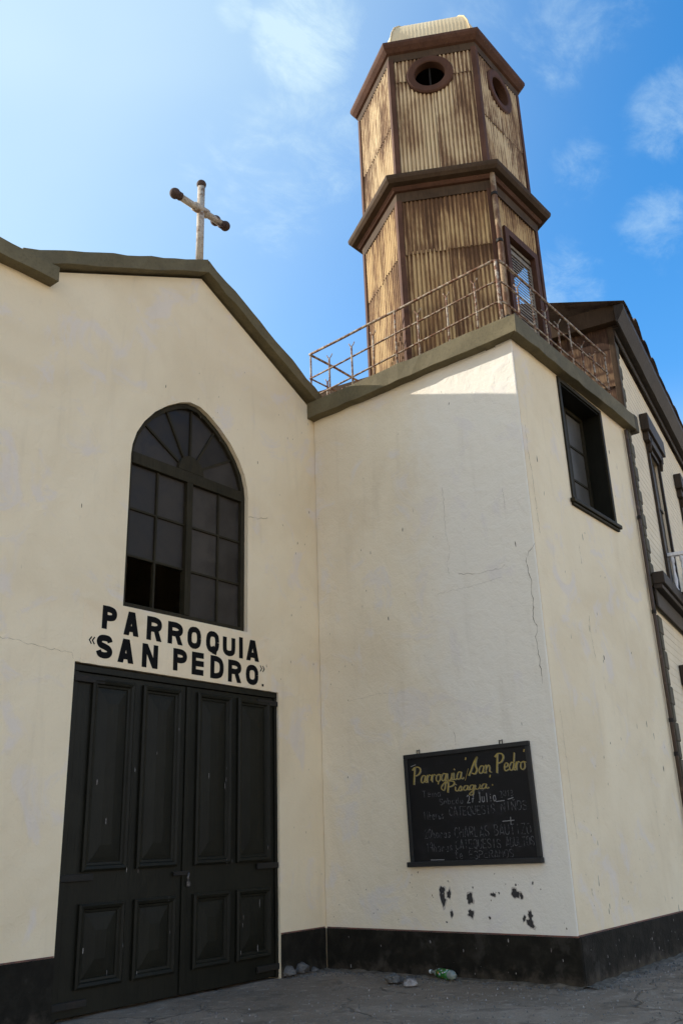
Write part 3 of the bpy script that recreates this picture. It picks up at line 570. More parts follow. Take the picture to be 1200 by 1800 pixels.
# copings: mitred L, each a part
def coping(fr, u0, u1, m0, m1, z0, z1, seed, p=0.16):
    m = MB(fr)
    def fn(t):
        u = u0+(u1-u0)*t; dz = (z1-z0)*t + z0
        def gg(n, q):
            du = 0
            if m1 and t == 1: du = n
            return (u+du, dz+q, n)
        return gg
    prof = [(-0.42, 0.0), (p, 0.0), (p, 0.275), (-0.42, 0.30)]
    m.sweep(fn, 18, prof, 0.010, seed); return m.build('coping', 'olive', tb, bevel=0.008)
coping(W2, 0.0, D, 0, 1, 7.93, 8.04, 11)
m = MB(W3)
def fn3(t):
    z = 8.04+0.06*t
    return lambda n, q: ((-n if t == 0 else 4.24*t), z+q, n)
m.sweep(fn3, 16, [(-0.42, 0.0), (0.16, 0.0), (0.16, 0.275), (-0.42, 0.30)], 0.010, 12).build('coping', 'olive', tb, bevel=0.008)
MB(W3).box(4.245, 4.43, 8.08, 8.41, -0.1, 0.155).build('coping_end', 'quoin', tb, bevel=0.03)
# street side window
sw = MB(W3); sw.plate([[(1.40, 6.05), (3.0, 6.05), (3.0, 8.03), (1.40, 8.03)], [(1.47, 6.051), (2.93, 6.051), (2.93, 7.96), (1.47, 7.96)]], 0.002, 0.028)
sw = sw.build('street_window', 'winframe', tb, bevel=0.006); sw['label'] = 'tall recessed window with grey panes under the tower base coping'
MB(W3).box(1.33, 3.08, 5.985, 6.048, 0.002, 0.075).build('sill', 'winframe', sw, bevel=0.012)
MB(W3).box(1.36, 3.05, 5.945, 5.983, 0.002, 0.045).build('sill', 'winframe', sw, bevel=0.01)
for a, b, c, d_ in ((1.451, 1.47, 6.052, 7.968), (2.93, 2.949, 6.052, 7.968)): MB(W3).box(a, b, c, d_, -0.34, 0.0).build('jamb', 'door', sw)
MB(W3).box(1.471, 2.929, 7.94, 7.968, -0.34, 0.0).build('head_lining', 'door', sw)
for i, (a, b) in enumerate(((1.49, 2.19), (2.21, 2.92))):
    MB(W3).ring(a, b, 6.06, 7.93, [(0, -0.33), (0, -0.275), (0.06, -0.275), (0.065, -0.295), (0.065, -0.32)]).build('sash', 'winframe', sw)
    for j in range(3):
        z0 = 6.13+j*0.585; MB(W3).box(a+0.066, b-0.066, z0, z0+0.55, -0.315, -0.307).build('pane', 'greypane', sw)
        if j: MB(W3).box(a+0.066, b-0.066, z0-0.034, z0-0.002, -0.32, -0.29).build('muntin', 'winframe', sw)
# downpipe
MB().tube([(4.0, -D-0.05, 8.03), (4.0, -D-0.05, 0.25)], 0.028, 10).build('downpipe', 'brownpipe', tb, smooth=True)
for z in (1.0, 2.6, 3.1, 4.8, 6.4): MB().tube([(4.0, -D-0.05, z), (4.0, -D-0.05, z+0.06)], 0.036, 10).build('pipe_collar', 'iron', tb)
# cracks, chips, marks
CK = [[(3.60, 5.04), (3.585, 5.03), (3.5, 4.95), (3.45, 4.81), (3.49, 4.62), (3.48, 4.42), (3.49, 4.26), (3.46, 4.11), (3.51, 3.96), (3.48, 3.86), (3.48, 3.71), (3.49, 3.49), (3.49, 3.28)],
      [(2.45, 4.87), (2.54, 4.86), (2.73, 4.83), (2.98, 4.82), (3.09, 4.83), (3.15, 4.86)], [(2.1, 4.66), (2.3, 4.67), (2.59, 4.67), (2.77, 4.68), (3.08, 4.7)], [(3.22, 5.91), (3.23, 5.76), (3.23, 5.6)],
      [(2.3, 6.17), (2.31, 5.98), (2.3, 5.54), (2.34, 5.21), (2.29, 5.05), (2.31, 4.91)], [(2.2, 2.84), (2.21, 2.66)], [(0.5, 3.4), (1.0, 3.45), (1.5, 3.42)]]
for c, w in zip(CK, (0.008, 0.006, 0.002, 0.003, 0.003, 0.004, 0.0015)): crack(W2, c, w, tb, 0.002)
for c, w in (([(0.13, 6.78), (0.13, 6.4), (0.18, 6.07), (0.19, 5.56), (0.21, 5.24)], 0.006), ([(1.44, 5.37), (1.46, 5.1)], 0.005), ([(1.46, 4.35), (1.45, 4.1), (1.51, 3.77)], 0.005), ([(0.2, 3.0), (0.22, 2.4), (0.25, 1.5)], 0.004)): crack(W3, c, w, tb, 0.002)
rn = random.Random(21)
def blob(cx, cy, r, el_=1.0):
    k_ = 15; ph = rn.uniform(0, 6); o = []
    for q in range(k_):
        a = 2*math.pi*q/k_; rr = r*(0.85+0.15*math.sin(2*a+ph)+rn.uniform(-0.3, 0.25)); o.append((cx+rr*math.cos(a), cy+rr*el_*math.sin(a)))
    return o
for (y, z, r, e) in ((1.86, 0.955, 0.052, 1.3), (1.87, 0.85, 0.06, 1.6), (1.96, 0.91, 0.045, 1.5), (2.245, 0.87, 0.075, 1.1), (2.25, 0.70, 0.06, 0.9), (1.98, 0.69, 0.03, 1.5), (2.575, 0.91, 0.042, 0.9), (2.65, 0.93, 0.016, 1), (2.86, 0.925, 0.07, 0.9), (2.94, 0.90, 0.03, 1.2),
                     (3.03, 0.70, 0.045, 1.3), (3.02, 0.61, 0.06, 1.2), (2.95, 0.66, 0.03, 1.4), (2.5, 0.66, 0.02, 1), (1.9, 0.6, 0.016, 1), (2.88, 1.02, 0.016, 1), (3.1, 1.04, 0.014, 1.6), (2.3, 0.99, 0.012, 1.2)):
    b_ = blob(y, z, r*0.84, e); rim = [(y+(p[0]-y)*rn.uniform(1.1, 1.55), z+(p[1]-z)*rn.uniform(1.1, 1.55)) for p in b_]; m = MB(W2); m.v = [(*p, 0.0012) for p in rim]; m.f = [tuple(t) for t in tessellate_polygon([[Vector((*p, 0)) for p in rim]])]; m.build('flaked_edge', 'oldpaint', tb, recalc=False); m = MB(W2); m.v = [(*p, 0.0022) for p in b_]; m.f = [tuple(t) for t in tessellate_polygon([[Vector((*p, 0)) for p in b_]])]; m.build('bare_patch', 'chip', tb, recalc=False)
flecks(W2, tb, [(0.1, 3.5, 0.55, 1.2, 34, 0.004, 0.014, 1.6), (0.1, 3.5, 1.2, 7.5, 14, 0.003, 0.007, 2.6), (0.05, 0.6, 3.0, 7.0, 9, 0.003, 0.008, 3)], 'crack', 31)
flecks(W3, tb, [(0.2, 4.0, 0.55, 2.4, 26, 0.005, 0.012, 2.6), (0.2, 4.0, 2.4, 6.0, 8, 0.004, 0.009, 3)], 'crack', 32)
flecks(W2, tb, [(0.3, 3.5, 0.05, 0.44, 16, 0.004, 0.012, 3)], 'stonepale', 33, 'paint_drip', 0.032)
flecks(W3, tb, [(0.1, 3.8, 0.05, 0.44, 26, 0.004, 0.012, 2.5)], 'stonepale', 34, 'paint_drip', 0.033)

# ------------------------------------------------------------------ bell tower
TX, TY, TH = 1.642, -1.844, -0.03
bt = thing('bell_tower', 'hexagonal bell tower of rusty cream corrugated iron with brown cornices', 'tower', (TX, TY, 8.19))
RL, RU = 1.5, 1.467
COS30 = math.cos(math.pi/6)
def face(k_, R):
    a = math.radians(k_) + TH; n = Vector((math.cos(a), math.sin(a), 0)); u = Vector((-math.sin(a), math.cos(a), 0))
    return Frame(Vector((TX, TY, 0)) + n*R*COS30, u, (0, 0, 1), n)
PIT = 0.068
def sheet(fr, u0, u1, z0, z1, off, seed, mat, hole=None, parent=bt, name='corrugated_sheet', amp=0.015, jag_=0.012, horizontal=False):
    rn = random.Random(seed); nc = max(4, int(abs(u1-u0)/PIT*6)); nr = max(2, int((z1-z0)/0.09)); m = MB(fr); w0 = rn.uniform(0, 6)
    gv = []; ev = []; cor = [rn.uniform(-jag_, jag_*0.3) for _ in range(nc//4+2)]; keep = []
    for j in range(nr+1):
        for i in range(nc+1):
            u = u0+(u1-u0)*i/nc; z = z0+(z1-z0)*j/nr
            if j == 0: z += cor[i//4]
            ph = (z if horizontal else u)*2*math.pi/PIT
            n = off + amp*math.sin(ph+w0) + 0.006*mnoise.noise((u*1.3+seed, z*1.1, seed)) + (0.008*max(0, mnoise.noise((u*3, seed, 2))) if j == 0 else 0)
            m.v.append((u, z, n)); gv.append(-math.sin(ph+w0)); ev.append(max(math.exp(-(z1-z)/0.30), 0.6*math.exp(-max(z-z0, 0)/0.16), 0.5*math.exp(-min(u-u0, u1-u)/0.05)))
    for j in range(nr):
        for i in range(nc):
            if hole:
                uc = u0+(u1-u0)*(i+.5)/nc; zc = z0+(z1-z0)*(j+.5)/nr
                if math.hypot(uc-hole[0], zc-hole[1]) < hole[2]: continue
            m.f.append((j*(nc+1)+i, j*(nc+1)+i+1, (j+1)*(nc+1)+i+1, (j+1)*(nc+1)+i))
    o = m.build(name, mat, parent, smooth=True, recalc=False)
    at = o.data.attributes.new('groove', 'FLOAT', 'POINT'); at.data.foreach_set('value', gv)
    at = o.data.attributes.new('edge', 'FLOAT', 'POINT'); at.data.foreach_set('value', ev); return o
sd = 100
OCU = 14.0
DU0, DU1, DTOP = -0.50, 0.60, 10.82
for k_ in (210, 270, 150, 330, 30, 90):
    fr = face(k_, RL); h = RL/2-0.02
    vis = k_ in (210, 270, 150)
    cells = [(-h, 0.012), (-0.012, h)]
    if k_ == 270:
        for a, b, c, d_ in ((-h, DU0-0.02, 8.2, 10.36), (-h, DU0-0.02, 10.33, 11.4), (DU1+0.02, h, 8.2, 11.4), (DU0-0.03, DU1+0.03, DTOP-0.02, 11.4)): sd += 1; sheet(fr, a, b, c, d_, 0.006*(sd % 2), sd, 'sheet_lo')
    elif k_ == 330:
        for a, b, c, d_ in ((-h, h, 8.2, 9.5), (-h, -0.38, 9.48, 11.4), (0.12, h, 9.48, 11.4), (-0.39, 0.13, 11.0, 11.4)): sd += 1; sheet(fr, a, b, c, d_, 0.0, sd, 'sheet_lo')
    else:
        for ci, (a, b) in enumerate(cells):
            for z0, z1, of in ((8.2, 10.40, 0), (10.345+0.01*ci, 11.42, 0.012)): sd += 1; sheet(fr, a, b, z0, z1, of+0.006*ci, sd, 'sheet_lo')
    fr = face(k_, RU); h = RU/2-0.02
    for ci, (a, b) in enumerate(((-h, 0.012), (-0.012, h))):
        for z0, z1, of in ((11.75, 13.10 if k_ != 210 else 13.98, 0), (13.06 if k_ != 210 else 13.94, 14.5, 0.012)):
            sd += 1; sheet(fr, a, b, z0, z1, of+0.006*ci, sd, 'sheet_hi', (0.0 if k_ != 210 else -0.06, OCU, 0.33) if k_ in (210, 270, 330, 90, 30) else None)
def vert(i, R):
    a = math.radians(i)+TH; return Vector((TX+R*math.cos(a), TY+R*math.sin(a), 0))
for va in (180, 240, 300, 0, 60, 120):
    for R, z0, z1, w in ((RL, 8.2, 11.40, 0.06), (RU, 11.76, 14.46, 0.06)):
        f0 = face(va-30, R); f1 = face(va+30, R); m = MB()
        A = f0((R/2-w, 0, 0.014)); A2 = f0((R/2-w, 0, 0.04)); V0 = vert(va, R+0.016); V1 = vert(va, R+0.046); B = f1((-R/2+w, 0, 0.014)); B2 = f1((-R/2+w, 0, 0.04))
        lo = [A, V0, B, B2, V1, A2]
        m.v = [(p.x, p.y, z0) for p in lo]+[(p.x, p.y, z1) for p in lo]
        m.f = [(0, 1, 4, 5), (1, 2, 3, 4), (6, 11, 10, 7), (7, 10, 9, 8)]+[(i, (i+1) % 6, 6+(i+1) % 6, 6+i) for i in range(6)]
        m.build('corner_board', 'maroon', bt)
def hexring(prof, name, mat, R):
    """one mitred length of moulding for each of the six sides"""
    for k_ in (210, 270, 150, 330, 30, 90):
        m = MB(); n_ = len(prof)
        for va in (k_-30, k_+30):
            for dr, z in prof: p = vert(va, R+dr); m.v.append((p.x, p.y, z))
        m.f = [(i, (i+1) % n_, n_+(i+1) % n_, n_+i) for i in range(n_)]+[tuple(range(n_)), tuple(range(2*n_-1, n_-1, -1))]
        m.build(name, mat, bt)
hexring([(0.045, 11.37), (0.05, 11.55), (-0.06, 11.55), (-0.06, 11.37)], 'frieze_board', 'brown', RL)
hexring([(0.05, 11.552), (0.10, 11.56), (0.135, 11.60), (0.135, 11.625), (-0.05, 11.625)], 'bed_moulding', 'maroon', RL)
hexring([(0.13, 11.627), (0.24, 11.64), (0.29, 11.69), (0.302, 11.73), (0.302, 11.765), (-0.10, 11.86), (-0.10, 11.627)], 'crown_moulding', 'brown', RL)
hexring([(0.04, 14.40), (0.045, 14.55), (-0.06, 14.55), (-0.06, 14.40)], 'frieze_board', 'brown', RU)
hexring([(0.045, 14.552), (0.09, 14.57), (0.16, 14.64), (0.188, 14.69), (0.188, 14.745), (-0.15, 14.79), (-0.15, 14.552)], 'crown_moulding', 'maroon', RU)
# ceiling/floor inside, so the inside stays dark
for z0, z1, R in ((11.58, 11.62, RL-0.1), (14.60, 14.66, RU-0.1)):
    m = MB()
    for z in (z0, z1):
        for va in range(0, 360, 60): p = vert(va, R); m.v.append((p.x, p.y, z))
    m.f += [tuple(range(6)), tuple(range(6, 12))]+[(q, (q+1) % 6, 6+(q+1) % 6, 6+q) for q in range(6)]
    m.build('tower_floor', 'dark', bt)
# dome
DP = [(1.42, 14.77), (1.40, 15.0), (1.35, 15.22), (1.25, 15.43), (1.09, 15.61), (0.87, 15.74), (0.58, 15.83), (0.27, 15.87), (0.02, 15.88)]
for k_ in (210, 270, 150, 330, 30, 90):
    a = math.radians(k_)+TH; n = Vector((math.cos(a), math.sin(a), 0)); u = Vector((-math.sin(a), math.cos(a), 0)); m = MB(); nc = 132
    fine = []
    for (r0, z0), (r1, z1) in zip(DP, DP[1:]):
        for t in (0, .5): fine.append((r0+(r1-r0)*t, z0+(z1-z0)*t))
    fine.append(DP[-1])
    for r, z in fine:
        for i in range(nc+1):
            x = (i/nc-0.5)*r; p = Vector((TX, TY, z)) + u*x + n*(r*COS30+0.002*math.sin(x*2*math.pi/0.066)*min(1, r)); m.v.append(tuple(p))
    for j in range(len(fine)-1):
        for i in range(nc): m.f.append((j*(nc+1)+i, j*(nc+1)+i+1, (j+1)*(nc+1)+i+1, (j+1)*(nc+1)+i))
    m.build('dome_sheet', 'dome', bt, smooth=True, recalc=False)
    pts = [vert(k_+30, r+0.012) + Vector((0, 0, z)) for r, z in DP]; MB().tube(pts, 0.013, 6).build('hip_roll', 'dome', bt, smooth=True)
# round openings
def ringtrim(fr, cu, cz, r0, r1, n0, n1, name, mat):
    m = MB(fr); seg = 40; prof = [(r0, n0), (r0, n1-0.012), (r0+0.02, n1), (r1-0.03, n1), (r1, n1-0.02), (r1, n0)]; k2 = len(prof)
    for q in range(seg):
        th = 2*math.pi*q/seg
        for r, n in prof: m.v.append((cu+r*math.cos(th), cz+r*math.sin(th), n))
    for q in range(seg):
        for j in range(k2): m.f.append((q*k2+j, q*k2+(j+1) % k2, ((q+1) % seg)*k2+(j+1) % k2, ((q+1) % seg)*k2+j))
    m.build(name, mat, bt, smooth=False, bevel=0.004)
for k_ in (210, 270, 330, 30, 90): ringtrim(face(k_, RU), 0.0 if k_ != 210 else -0.06, OCU, 0.265, 0.41, -0.10, 0.06, 'oculus_ring', 'maroon')
fr = face(210, RU); MB(fr).box(-0.075, -0.045, OCU-0.3, OCU+0.3, -0.12, -0.09).build('oculus_bar', 'dark', bt)
# louvred tower door
fr = face(270, RL)
td = MB(fr).plate([[(DU0, 8.2), (DU1, 8.2), (DU1, DTOP), (DU0, DTOP)], [(DU0+0.12, 8.201), (DU1-0.12, 8.201), (DU1-0.12, DTOP-0.13), (DU0+0.12, DTOP-0.13)]], 0.055, -0.09).build('tower_door', 'maroon', bt, bevel=0.008)
td['label'] = 'maroon framed louvred door in the bell tower'
a0, a1 = DU0+0.125, DU1-0.125
MB(fr).box(a0, a0+0.06, 8.2, 10.55, -0.07, -0.03).build('door_stile', 'louver', td, bevel=0.004)
MB(fr).box(a1-0.06, a1, 8.2, 10.55, -0.07, -0.03).build('door_stile', 'louver', td, bevel=0.004)
MB(fr).box(a0+0.062, a1-0.062, 10.47, 10.55, -0.068, -0.032).build('door_rail', 'louver', td, bevel=0.004)
MB(fr).box(a0+0.002, a1-0.002, 10.60, 10.66, -0.068, -0.032).build('door_rail', 'louver', td, bevel=0.004)
z = 8.25; sm = None
while z < 10.40:
    m = MB(fr); m.v = [(a0+0.06, z, -0.03), (a1-0.06, z, -0.03), (a1-0.06, z+0.055, -0.068), (a0+0.06, z+0.055, -0.068), (a0+0.06, z+0.029, -0.03), (a1-0.06, z+0.029, -0.03), (a1-0.06, z+0.084, -0.068), (a0+0.06, z+0.084, -0.068)]
    m.f = [(0, 1, 2, 3), (7, 6, 5, 4), (0, 4, 5, 1), (1, 5, 6, 2), (2, 6, 7, 3), (3, 7, 4, 0)]; m.build('slat', 'louver', td); z += 0.058
# tower downpipe on the front edge
p = vert(240, RL+0.10); MB().tube([(p.x, p.y, 8.2), (p.x-0.01, p.y, 9.4), (p.x+0.01, p.y, 10.4), (p.x, p.y, 11.64)], 0.045, 10).build('downpipe', 'pipe', bt, smooth=True)
for z in (8.9, 10.3, 11.2): MB().tube([(p.x, p.y, z), (p.x, p.y, z+0.05)], 0.054, 10).build('pipe_collar', 'iron', bt)

# ------------------------------------------------------------------ terrace railing
tr = thing('terrace_railing', 'thin rusty pipe railing with forked posts round the tower terrace', 'railing', (2.0, -1.8, 8.2))
def top(y, side):                                   # rail heights along the west side, measured from the church corner
    t = min(max(-y/3.45, 0), 1); return {0: 9.20+0.21*t, 1: 8.75+0.30*t, 2: 8.38+0.33*t}[side]
for s_ in (0, 1, 2):
    pts = [(0.0, y, top(y, s_)+random.uniform(-0.006, 0.006)) for y in (0.06, -0.6, -1.2, -1.8, -2.4, -3.0, -3.3)]+[(0.012, -3.42, top(-3.45, s_)), (0.06, -3.5, top(-3.45, s_))]
    pts += [(x, -3.52, top(-3.45, s_)+0.02*x+random.uniform(-0.008, 0.008)) for x in (0.2, 0.8, 1.4, 2.0, 2.6, 3.2, 3.9)]
    MB().tube(pts, 0.021 if s_ == 0 else 0.015, 8).build('rail', 'rail', tr, smooth=True)
for s_ in (0, 1):
    MB().tube([(-0.02, 0.03, top(0, s_)-0.02), (0.6, -0.02, top(0, s_)-0.03), (1.6, -0.05, top(0, s_)-0.05), (3.9, -0.05, top(0, s_)+0.05)], 0.02 if s_ == 0 else 0.014, 8).build('rail', 'rail', tr, smooth=True)
def post(x, y, zt, fork, r=0.016):
    m = MB(); j = random.uniform(-0.015, 0.015); m.tube([(x, y, 8.17), (x+j, y+j, (8.2+zt)/2), (x, y, zt)], r, 8)
    if fork:
        for sg in (-1, 1): m.tube([(x, y, zt-0.01), (x+0.01, y+0.035*sg, zt+0.035), (x+0.012, y+0.055*sg, zt+0.075)], 0.009, 6)
    m.build('post', 'rail', tr, smooth=True)
for y, zt, fk in ((0.03, 9.20, 0), (-0.36, 8.97, 1), (-0.82, 9.01, 1), (-1.25, 9.05, 1), (-1.68, 9.29, 0), (-2.1, 9.08, 1), (-2.62, 9.16, 1), (-3.1, 9.17, 1)): post(0.0, y, zt, fk)
for x, fk in ((0.55, 1), (1.0, 0), (1.45, 1), (1.9, 1), (2.35, 0), (2.8, 1), (3.25, 1), (3.85, 0)): post(x, -3.52, 9.44 if not fk else 9.2, fk)
for x, fk in ((0.35, 1), (0.8, 1), (1.5, 0), (2.4, 1), (3.3, 1)): post(x, -0.03, 8.8 if fk else 9.1, fk)
MB().tube([(0.03, -3.47, 8.17), (0.02, -3.47, 9.41)], 0.028, 8).build('corner_post', 'rail', tr, smooth=True)

# ------------------------------------------------------------------ roof cross
cr = thing('roof_cross', 'white flaking metal cross with rusty ball ends on the church gable', 'cross', (-2.53, 0.02, 9.5))
def ball(c, r, parent, name='ball_end'):
    me = bpy.data.meshes.new(name); bm = bmesh.new(); bmesh.ops.create_icosphere(bm, subdivisions=3, radius=r)
    for v in bm.verts: v.co = v.co*(1+0.03*mnoise.noise(v.co*20)) + Vector(c)
    for f in bm.faces: f.smooth = True
    bm.to_mesh(me); bm.free(); me.materials.append(MT['crossball']); return link(name, me, parent)
MB().tube([(-2.53, 0.02, 9.45), (-2.53, 0.02, 11.0)], 0.056, 16).build('post', 'crosswhite', cr, smooth=True)
MB().tube([(-3.0, 0.02, 10.565), (-2.06, 0.02, 10.585)], 0.052, 16).build('arm', 'crosswhite', cr, smooth=True)
MB().tube([(-2.66, 0.02, 10.572), (-2.40, 0.02, 10.578)], 0.072, 14).build('joint', 'crosswhite', cr, smooth=True)
ball((-2.53, 0.02, 11.05), 0.074, cr); ball((-3.04, 0.02, 10.563), 0.082, cr); ball((-2.02, 0.02, 10.587), 0.080, cr)
for c in ((-3.0, -2.93), (-2.12, -2.06)): MB().tube([(c[0], 0.02, 10.57), (c[1], 0.02, 10.572)], 0.064, 14).build('sleeve', 'crossball', cr, smooth=True)
MB().tube([(-2.16, -0.06, 10.44), (-2.12, 0.09, 10.62), (-2.10, 0.14, 10.70)], 0.022, 8).build('bracket', 'crossball', cr, smooth=True)
ball((-2.08, 0.17, 10.73), 0.085, cr, 'lamp_head')

# ------------------------------------------------------------------ notice board
nb = thing('notice_board', 'black chalkboard notice with yellow script heading hung on white wall', 'notice board', (-0.03, -2.36, 1.24))
BA = math.radians(1.0)
BF = Frame((0, -1.447, 1.225), (0, -math.cos(BA), math.sin(BA)), (0, math.sin(BA), math.cos(BA)), (-1, 0, 0))   # u right, v up from lower-left corner
BW, BH = 1.825, 1.37
MB(BF).box(0.03, BW-0.03, 0.03, BH-0.03, 0.012, 0.032).build('slate', 'board', nb)
for a in ((0, BW, BH-0.055, BH, 0.004, 0.052), (0, 0.055, 0.06, BH-0.056, 0.004, 0.051), (BW-0.055, BW, 0.06, BH-0.056, 0.004, 0.051), (-0.04, BW+0.01, 0.0, 0.059, 0.004, 0.075)): MB(BF).box(*a).build('frame_bar', 'boardframe', nb, bevel=0.006)
for u in (0.22, 1.44): MB(BF).tube([(u-0.02, BH-0.01, 0.02), (u-0.02, BH+0.05, 0.015), (u, BH+0.035, 0.02), (u+0.02, BH+0.05, 0.015), (u+0.02, BH-0.01, 0.02)], 0.006, 6).build('hook', 'iron', nb)
SC = {'P': (0.75, [[(0.18, -0.05), (0.22, 1.0)], [(0.0, 0.85), (0.25, 1.02), (0.6, 0.98), (0.72, 0.78), (0.55, 0.55), (0.25, 0.48)]]), 'S': (0.62, [[(-0.12, -0.05), (0.05, 0.25), (0.3, 0.75), (0.5, 1.0), (0.42, 0.8), (0.4, 0.5), (0.5, 0.25), (0.35, 0.03), (0.12, 0.08)]]),
      'a': (0.48, [[(0.4, 0.4), (0.2, 0.46), (0.04, 0.25), (0.1, 0.03), (0.3, 0.1), (0.4, 0.42)], [(0.4, 0.45), (0.36, 0.1), (0.5, 0.03), (0.6, 0.12)]]), 'r': (0.4, [[(0.0, 0.1), (0.1, 0.45), (0.12, 0.0)], [(0.12, 0.3), (0.25, 0.46), (0.4, 0.4)]]),
      'o': (0.46, [[(0.3, 0.45), (0.08, 0.36), (0.05, 0.12), (0.2, 0.0), (0.38, 0.12), (0.36, 0.36), (0.25, 0.45), (0.5, 0.38)]]), 'q': (0.5, [[(0.4, 0.4), (0.2, 0.46), (0.04, 0.25), (0.1, 0.03), (0.3, 0.1), (0.4, 0.42)], [(0.4, 0.46), (0.32, -0.45), (0.12, -0.52), (0.05, -0.3), (0.5, 0.05)]]),
      'u': (0.5, [[(0.02, 0.44), (0.04, 0.12), (0.18, 0.0), (0.35, 0.15), (0.4, 0.44)], [(0.4, 0.44), (0.38, 0.1), (0.5, 0.03), (0.58, 0.1)]]), 'i': (0.28, [[(0.05, 0.44), (0.06, 0.1), (0.18, 0.02), (0.3, 0.1)], [(0.08, 0.6), (0.1, 0.68)]]),
      'n': (0.5, [[(0.02, 0.4), (0.08, 0.45), (0.08, 0.0)], [(0.08, 0.25), (0.25, 0.46), (0.36, 0.36), (0.36, 0.08), (0.5, 0.04)]]), 'e': (0.44, [[(0.05, 0.2), (0.3, 0.28), (0.32, 0.42), (0.15, 0.45), (0.04, 0.22), (0.14, 0.02), (0.42, 0.1)]]),
      'd': (0.5, [[(0.4, 0.4), (0.2, 0.46), (0.04, 0.25), (0.1, 0.03), (0.3, 0.1), (0.4, 0.42)], [(0.44, 0.98), (0.38, 0.1), (0.55, 0.05)]]), 's': (0.4, [[(0.0, 0.08), (0.2, 0.46), (0.28, 0.25), (0.2, 0.02), (0.02, 0.04)], [(0.2, 0.02), (0.4, 0.1)]]),
      'g': (0.48, [[(0.38, 0.4), (0.2, 0.46), (0.04, 0.25), (0.1, 0.03), (0.3, 0.1), (0.38, 0.42)], [(0.38, 0.46), (0.34, -0.35), (0.18, -0.5), (0.04, -0.35), (0.5, 0.08)]]), ' ': (0.25, [])}
def script(m, text, u, v, h, width, w, n, slant=0.22, du=0, dv_=0):
    tot = sum(SC[c][0] for c in text); kx = width/tot; k_ = 0
    for c in text:
        adv, sts = SC[c]
        for st in sts:
            sp = cr_spline([(u+du+(p[0]*kx)+slant*p[1]*h*0.5, v+dv_+p[1]*h) for p in st]); L_ = len(sp)
            big = c in 'PS'
            ws = [w*(1.5 if big else 1)*(0.55+0.6*abs(sp[min(i+1, L_-1)][1]-sp[max(i-1, 0)][1])/(max(1e-5, math.dist(sp[min(i+1, L_-1)], sp[max(i-1, 0)])))) for i in range(L_)]
            m.stroke(sp, ws, n+0.00012*(k_ % 9)); k_ += 1
        u += adv*kx
def script_line(text, u, v, h, width, w):
    m = MB(BF); script(m, text, u, v, h, width, w, 0.0335, du=0.009, dv_=-0.006); m.build('painted_heading', 'goldshade', nb, recalc=False)
    m = MB(BF); script(m, text, u, v, h, width, w, 0.0355); return m
m = script_line('Parroquia', 0.10, 1.00, 0.20, 0.76, 0.011); m.build('painted_heading', 'yellow', nb, recalc=False)['label'] = 'yellow script word Parroquia'
m = script_line('San', 0.98, 1.045, 0.20, 0.30, 0.011); m.stroke([(0.90, 0.98), (0.96, 1.12)], 0.006, 0.0362); m.stroke([(0.93, 1.225), (0.94, 1.255)], 0.018, 0.0363); m.build('painted_heading', 'yellow', nb, recalc=False)['label'] = 'yellow script word San'
m = script_line('Pedro', 1.325, 1.045, 0.21, 0.42, 0.011); m.stroke([(1.745, 1.245), (1.755, 1.275)], 0.016, 0.0364); m.build('painted_heading', 'yellow', nb, recalc=False)['label'] = 'yellow script word Pedro'
m = script_line('Pisagua', 0.60, 0.865, 0.125, 0.60, 0.010); m.stroke([(0.50, 0.965), (0.51, 0.995)], 0.016, 0.0361); m.stroke([(1.25, 0.99), (1.26, 1.02)], 0.016, 0.0362); m.stroke([(1.27, 0.90), (1.285, 0.90)], 0.016, 0.0363); m.build('painted_heading', 'yellow', nb, recalc=False)['label'] = 'yellow script word Pisagua'
def chalkline(words, mat, w=0.008, label=None):
    for q_ in words[1:]: chalkline([q_], mat, w)
    words = words[:1]
    m = MB(BF); rn = random.Random(len(words)+int(words[0][1]*1000)); kk = 0
    for (t, u, v, wd, h) in words:
        nn = len(t); st = wd/nn
        for i, c in enumerate(t):
            if c == ' ': continue
            x0 = u+i*st; vv = v+rn.uniform(-0.006, 0.006)
            for s2 in G[c]:
                kk += 1; m.stroke([(x0+p[0]*st*0.72+rn.uniform(-.002, .002), vv+p[1]*h+rn.uniform(-.002, .002)) for p in s2], w, 0.0335+0.00012*(kk % 9))
    o = m.build('chalk_writing', mat, nb, recalc=False)
    if label: o['label'] = label
chalkline([('Sabado', 0.50, 0.715, 0.36, 0.07)], 'chalk', 0.008)
chalkline([('27', 0.90, 0.715, 0.12, 0.09), ('Julio', 1.06, 0.71, 0.26, 0.11)], 'chalkhi', 0.009)
chalkline([('2013', 1.36, 0.755, 0.20, 0.07), ('Tema', 0.25, 0.82, 0.3, 0.08), ('ires', 0.95, 0.84, 0.22, 0.06)], 'chalk', 0.007)
chalkline([('11horas', 0.24, 0.555, 0.32, 0.09), ('CATEQUESIS', 0.63, 0.575, 0.66, 0.10), ('NIÑOS', 1.36, 0.59, 0.36, 0.10)], 'chalk')
chalkline([('20horas', 0.24, 0.33, 0.40, 0.10), ('CHARLAS', 0.68, 0.32, 0.50, 0.115), ('BAUTIZO', 1.24, 0.325, 0.50, 0.115)], 'chalk')
chalkline([('19horas', 0.25, 0.17, 0.40, 0.10), ('CATEQUESIS', 0.68, 0.185, 0.64, 0.10), ('ADULTOS', 1.38, 0.19, 0.38, 0.10)], 'chalk')
chalkline([('te', 0.66, 0.075, 0.13, 0.10), ('ESPERAMOS', 0.86, 0.075, 0.62, 0.085)], 'chalk')
m = MB(BF)
